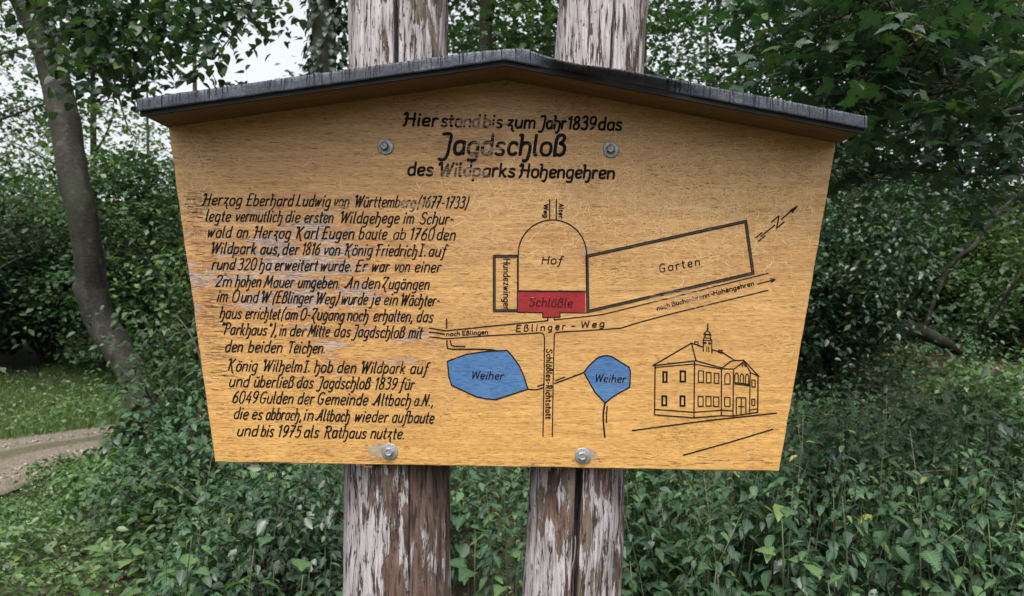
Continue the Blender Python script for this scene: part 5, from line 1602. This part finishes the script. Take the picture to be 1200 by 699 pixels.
tree(W(865, 14), 12, 0.06, 1.0, 4.4, 1.8, 7, 40, 3000, 0.14, 42, M['leaf_dark'], M['smooth_bark'], 'thin trunk in the bright gap above the right half of the roof', name='young_tree')
tree(W(975, 11), 11, 0.10, 1.0, 6.0, 1.6, 8, 60, 10000, 0.115, 43, M['leaf_dark'], M['dark_bark'], 'dense dark tree beside the right end of the little roof')
tree(W(1090, 13.5), 13, 0.12, 4.2, 12, 2.6, 8, 50, 6500, 0.14, 44, M['leaf_dark'], M['dark_bark'], 'dark high tree above the fallen log')
tree(W(1178, 15), 12, 0.075, 4.8, 11, 2.6, 6, 40, 7500, 0.14, 45, M['leaf_mid'], M['pale_bark'], 'slim pale trunk near the right edge', name='young_tree')
tree(W(1150, 20), 12, 0.07, 5.5, 11, 2.0, 5, 26, 4500, 0.15, 46, M['leaf_light'], M['pale_bark'], 'thin pale trunk deep in the wood on the right', name='young_tree')
tree(W(1270, 11), 11, 0.11, 1.6, 10, 2.8, 8, 54, 10000, 0.13, 47, M['leaf_mid'], M['dark_bark'], 'leafy tree standing at the right edge')
tree(W(1000, 20), 14, 0.15, 1.0, 13, 2.6, 8, 60, 7500, 0.17, 48, M['leaf_dark'], M['dark_bark'], 'tall tree in the dark depth right of the board')
tree(W(700, 24), 14, 0.16, 1.0, 13, 3.2, 8, 60, 6500, 0.18, 49, M['leaf_mid'], M['dark_bark'], 'tall tree far behind the middle of the board')
tree(W(520, 25), 14, 0.16, 1.0, 13, 3.0, 8, 60, 6500, 0.18, 50, M['leaf_dark'], M['dark_bark'], 'tall dark tree far behind the left post')
tree(W(1250, 24), 14, 0.16, 1.0, 13, 5.0, 8, 70, 12000, 0.19, 51, M['leaf_mid'], M['dark_bark'], 'tall tree in the depth at the right edge')
tree(W(-200, 22), 14, 0.16, 1.0, 13, 4.5, 8, 60, 8000, 0.18, 52, M['leaf_dark'], M['dark_bark'], 'tall tree beyond the track outside the left edge')

tree((-11.5, 9.0, float(gz(-11.5, 9.0))), 11, 0.13, 1.4, 10, 3.0, 7, 46, 6500, 0.15, 54, M['leaf_mid'], M['dark_bark'], 'tree beyond the track outside the left edge, nearest to it')
tree((-13.5, 4.5, float(gz(-13.5, 4.5))), 12, 0.14, 1.2, 11, 3.4, 7, 46, 6500, 0.16, 55, M['leaf_dark'], M['dark_bark'], 'tree beyond the track well outside the left edge')
shrub((-10.5, 6.8, float(gz(-10.5, 6.8))), 2.6, 1.6, 12, 4500, 0.11, 81, M['leaf_dark'], 'dark shrub beyond the track outside the left edge')
# -- shrubs
shrub(W(60, 15), 3.0, 1.6, 16, 9000, 0.11, 61, M['leaf_dark'], 'dark broad shrub across the track at the left edge')
shrub(W(150, 15.5), 3.0, 1.6, 16, 5500, 0.11, 62, M['leaf_dark'], 'dark shrub across the track behind the leaning trunk')
shrub(W(-60, 13.5), 2.6, 1.3, 12, 5500, 0.10, 63, M['leaf_mid'], 'mid green shrub at the far left beyond the grass bank')
shrub(W(10, 16), 3.6, 1.9, 14, 6500, 0.13, 64, M['leaf_dark'], 'tall dark shrub far left in the shade')
shrub(W(232, 6.3), 1.5, 0.55, 14, 4200, 0.06, 65, M['leaf_mid'], 'feathery grey green shrub between the leaning trunk and the board', flat=0.16, spray=0.30)
shrub(W(205, 4.6), 0.95, 0.4, 10, 1900, 0.055, 66, M['nettle'], 'drooping grey green shrub just left of the board', flat=0.16)
shrub(W(262, 13), 3.2, 1.4, 14, 4600, 0.10, 67, M['leaf_light'], 'yellowish green shrub behind the left edge of the board')
shrub(W(340, 14), 2.8, 1.7, 14, 6500, 0.11, 68, M['leaf_mid'], 'shrub behind the left half of the board')
shrub(W(500, 9), 2.4, 1.4, 14, 7000, 0.10, 69, M['leaf_dark'], 'dark shrub hidden behind the lettering side of the board')
shrub(W(650, 9.5), 2.4, 1.5, 14, 7000, 0.10, 70, M['leaf_mid'], 'shrub hidden behind the map side of the board')
shrub(W(820, 8.5), 2.0, 1.3, 14, 7000, 0.09, 71, M['leaf_mid'], 'shrub hidden behind the right half of the board')
shrub(W(985, 7.4), 2.3, 0.75, 16, 13000, 0.062, 72, M['leaf_dark'], 'dark dense shrub beside the right edge of the board')
shrub(W(935, 9.5), 3.0, 1.2, 16, 13000, 0.075, 73, M['leaf_dark'], 'tall dark shrub behind the right edge of the board')
shrub(W(1075, 11.5), 1.9, 1.2, 16, 8500, 0.09, 74, M['leaf_light'], 'pale green thicket behind the fallen log')
shrub(W(1175, 11.0), 1.9, 1.2, 16, 8500, 0.09, 75, M['leaf_light'], 'pale green thicket at the right behind the leaning dead branch')
shrub(W(1130, 14.5), 2.2, 1.8, 16, 8500, 0.11, 76, M['leaf_mid'], 'green shrub deeper in the wood on the right')
shrub(W(1240, 9.0), 1.2, 1.1, 14, 6500, 0.085, 77, M['leaf_mid'], 'low shrub at the right edge')
shrub(W(1010, 15), 2.4, 1.8, 14, 8000, 0.11, 78, M['leaf_dark'], 'dark shrub in the shade right of the board')
shrub(W(88, 8.6), 0.8, 0.45, 8, 1500, 0.06, 79, M['leaf_light'], 'small pale shrub at the foot of the leaning trunk') if False else None
shrub(W(150, 6.2), 0.74, 0.18, 4, 110, 0.075, 80, M['leaf_dark'], 'small dark leafed sapling beside the foot of the leaning trunk', name='sapling', T_=T_OVW, flat=0.1, low=0.5)

for (px, d_, h_, r_0, n_l, l_s, sd_, mt_, lb_) in (
  (800, 3.5, 0.85, 0.35, 900, 0.060, 301, 'leaf_mid', 'small broad leafed bush in the nettles under the map side of the board'),
  (960, 4.1, 0.85, 0.36, 1200, 0.055, 302, 'leaf_dark', 'dark bush rising from the nettles below the right corner of the board'),
  (1085, 5.2, 0.62, 0.5, 1300, 0.060, 303, 'leaf_mid', 'bush with broad leaves in front of the fallen log'),
  (1185, 4.0, 1.05, 0.42, 1300, 0.062, 304, 'leaf_dark', 'dark bush standing in the nettles at the right edge'),
  (1165, 6.6, 0.6, 0.6, 1600, 0.065, 305, 'leaf_light', 'pale bush in the nettles below the leaning dead branch'),
  (1020, 2.95, 0.62, 0.25, 420, 0.065, 306, 'leaf_dark', 'low dark broad leafed plant in the nettles at the bottom right'),
  (330, 3.4, 0.85, 0.40, 1300, 0.052, 307, 'leaf_dark', 'dark bush in the nettles under the left corner of the board'),
  (218, 4.3, 0.80, 0.40, 1300, 0.055, 308, 'leaf_mid', 'bush among the herbs near the foot of the leaning tree')):
    shrub(W(px, d_), h_, r_0, 12, n_l, l_s, sd_, M[mt_], lb_, name='bush', flat=0.16, spray=0.30, low=0.25)
# broad leafed plants among the nettles
for k, (px, d_, h_) in enumerate(((748,2.55,0.62),(832,2.35,0.66),(905,2.75,0.72),(985,2.5,0.60),(1080,2.9,0.76),(1165,2.75,0.74),(560,2.9,0.62),(600,3.3,0.74),(285,2.75,0.62),(215,3.0,0.60),(350,2.6,0.58),(130,3.3,0.45))):
    x_, y_, z_ = W(px, d_)
    root = empty('broad_leafed_plant', (x_, y_, z_), rr.uniform(0, 6))
    tag(root, 'broad leafed plant with large soft leaves among the nettles', 'plant', 'broad leafed plants among the nettles')
    pts = curve((0,0,0), (rr.uniform(-.06,.06), rr.uniform(-.06,.06), h_), 5, 0.0, 0.03, rr)
    V, F_, L_ = tube_mesh(pts, [0.004,0.0037,0.0034,0.003,0.0025,0.0015], 5)
    link('stem', mesh_np('stem', V, F_, L_, M['stem'], True), root)
    for q in range(11):
        t_ = 0.45 + 0.55*q/10; an = q*2.4
        p = pts[min(5, int(t_*5))]
        f = Vector((math.cos(an), math.sin(an), rr.uniform(-.25, .35) + (0.5 if t_ > .9 else 0)))
        o = bpy.data.objects.new('leaf', broad_me); C.objects.link(o); o.parent = root
        o.matrix_local = frame(f, Vector((rr.uniform(-.25,.25), rr.uniform(-.25,.25), 1)), rr.uniform(0.085, 0.125)*(1.15-0.4*t_), Vector(p) + Vector((f.x, f.y, 0))*0.03)
for k, (px, d_, h_, ln) in enumerate(((655,3.0,0.95,0.2),(845,2.6,0.9,-0.1),(905,3.4,1.0,0.3),(1010,3.6,1.1,0.25),(1105,3.0,1.0,-0.2),(300,3.2,0.8,0.3),(225,3.6,0.8,0.2))):
    x_, y_, z_ = W(px, d_)
    pts = curve((0,0,0), (ln*h_*0.5, 0.05, h_), 6, 0.02, 0.03, rr)
    V, F_, L_ = tube_mesh(pts, [0.0022,0.002,0.0018,0.0016,0.0013,0.001,0.0007], 5)
    V = list(V); F_ = list(F_); L_ = list(L_)
    for q in range(5):
        p0 = pts[2+q % 4]; v2, f2, l2 = tube_mesh(curve(p0, p0 + Vector((rr.uniform(-.16,.16), rr.uniform(-.1,.1), rr.uniform(.02,.16))), 3, 0.02, 0.05, rr), [0.0014,0.0012,0.001,0.0006], 4)
        o_ = len(V); V += v2; F_ += [q2+o_ for q2 in f2]; L_ += l2
    o = link('dry_stalk', mesh_np('dry_stalk', V, F_, L_, M['dry_stem'], True), None, (x_, y_, z_))
    tag(o, 'thin dry branching stalk standing among the nettles', 'dry stalk', 'dry stalks among the nettles')
# -- far wood: one mass of leaves nobody could count, over dark trunks
n_ = 150000
q_ = np.random.RandomState(99)
az = R(-80) + R(140)*q_.rand(n_); rad_ = 27 + 17*q_.rand(n_)
x = np.sin(az)*rad_; y = np.cos(az)*rad_ - D
top = np.interp(np.degrees(az), [-60, -35, -22, -15, -8, 5, 12, 15, 19, 24, 46], [10, 5.5, 4.0, 3.8, 9.0, 9.0, 5.0, 4.5, 7, 10.5, 13])
lump = fbm(x*0.30, y*0.30, 1.0, 3)
zz = gz(x, y) + (q_.rand(n_)**1.15)*top*(0.65+0.7*lump)
keep = fbm(x*0.42, y*0.42, zz*0.55, 3) > 0.43 + 0.05*(zz/top)
x, y, zz = x[keep], y[keep], zz[keep]; n_ = len(x)
f, nr = leaf_dirs(n_, 0.3, 0.55, q_)
tag(emit('distant_woodland', [(T_SM, np.stack([x, y, zz], -1), f, nr, 0.20+0.20*q_.rand(n_), np.clip(0.5*q_.rand(n_)+0.9*(fbm(x*0.5, y*0.5, zz*0.5, 2)-0.25), 0, 1))], M['leaf_mid']),
    'distant green woodland closing the view behind all the trees', 'woodland', kind='stuff')
for k, (px, d_, r0) in enumerate(((430,29,.13),(600,32,.16),(830,30,.12),(1050,28,.13),(1120,31,.14),(1210,35,.17))):
    lb = ['far trunk behind the left post','far trunk behind the roof ridge','far trunk above the right slope of the roof','far trunk in the dark wood beside the board','far trunk above the dead branch','far trunk at the right edge'][k]
    tree(W(px, d_), 15, r0, 7, 14, 2.2, 4, 16, 2200, 0.22, 200+k, M['leaf_mid'], M['dark_bark'], lb)

# -- dead wood on the right: fallen log, leaning dead sapling, bare stick
def solid_tube(name, pts, rad, mat, label, cat, n_=14, group=None, rough=0.15):
    base = Vector(pts[0])
    lp = [Vector(p)-base for p in pts]
    fp, fr = [], []
    for k in range(len(lp)-1):
        p0 = lp[max(0, k-1)]; p1 = lp[k]; p2 = lp[k+1]; p3 = lp[min(len(lp)-1, k+2)]
        for s_ in range(6):
            u = s_/6; fp.append(0.5*((2*p1) + (p2-p0)*u + (2*p0-5*p1+4*p2-p3)*u*u + (-p0+3*p1-3*p2+p3)*u**3)); fr.append(rad[k]*(1-u)+rad[k+1]*u)
    fp.append(lp[-1]); fr.append(rad[-1])
    V, F_, L_ = tube_mesh(fp, fr, n_)
    V = np.array(V); c_ = np.repeat(np.array([tuple(p) for p in fp]), n_, axis=0)
    V = c_ + (V-c_)*(1+rough*2*(fbm(V[:, 0]*7+3, V[:, 1]*7, V[:, 2]*7, 3)-0.5))[:, None]
    me = mesh_np(name, V, F_, L_, mat, True)
    return me, base
DL = 7.9
lp = [P(930,412,DL-.2), P(985,400,DL-.1), P(1030,388,DL), P(1060,385,DL+.1), P(1090,394,DL+.2), P(1135,418,DL+.3)]
me, b0 = solid_tube('fallen_log', lp, [0.06,0.075,0.085,0.085,0.07,0.04], M['dead_wood'], '', '')
tag(link('fallen_log', me, None, b0), 'dark fallen log lying in the nettles right of the board', 'log')
DS = 8.3
root = empty('dead_sapling', P(1078,400,DS)); tag(root, 'bent dead sapling forking above the fallen log', 'dead tree')
def seg(name, px, rad):
    me, b = solid_tube(name, [P(*q) for q in px], [r_*0.62 for r_ in rad], M['dead_wood'], '', '', 8)
    o = link(name, me, root); o.location = b - root.location
seg('trunk', [(1078,400,DS),(1094,355,DS),(1108,322,DS),(1122,303,DS-.05),(1140,290,DS-.1),(1147,278,DS-.1)], [0.045,0.04,0.045,0.05,0.045,0.034])
seg('limb', [(1147,280,DS-.1),(1146,265,DS-.1),(1132,238,DS-.2),(1115,215,DS-.2),(1098,198,DS-.3),(1085,185,DS-.3)], [0.03,0.024,0.02,0.018,0.012,0.006])
seg('limb', [(1147,280,DS-.1),(1163,258,DS-.1),(1182,238,DS),(1205,218,DS),(1240,190,DS+.1)], [0.032,0.032,0.028,0.024,0.012])
me, b0 = solid_tube('dead_branch', [P(1155,378,7.8), P(1165,368,7.8), P(1182,342,7.7), P(1202,315,7.6), P(1240,270,7.5)], [0.014,0.015,0.016,0.015,0.010], M['dead_wood'], '', '', 8)
tag(link('dead_branch', me, None, b0), 'dark dead branch leaning up at the right edge', 'branch')
me, b0 = solid_tube('dead_branch', [P(985,330,7.0), P(1012,311,7.0), P(1030,302,6.9), P(1046,293,6.8)], [0.02,0.014,0.012,0.006], M['dead_wood'], '', '', 7)
tag(link('dead_branch', me, None, b0), 'short dark branch poking out of the shrub beside the board', 'branch')
me, b0 = solid_tube('bramble_shoot', [P(196,385,5.4), P(205,372,5.3), P(215,380,5.2), P(226,398,5.1), P(236,425,5.0), P(243,470,4.9)], [0.004,0.005,0.006,0.006,0.006,0.006], M['twig'], '', '', 6, rough=0.05)
tag(link('bramble_shoot', me, None, b0), 'thin dark arching shoot beside the left edge of the board', 'twig')
me, b0 = solid_tube('hanging_twig', [P(128,75,5.9), P(138,110,5.8), P(150,150,5.7), P(160,165,5.7), P(150,185,5.7)], [0.010,0.008,0.006,0.004,0.002], M['twig'], '', '', 6, rough=0.05)
o = link('hanging_twig', me, lt); o.location = b0 - root0
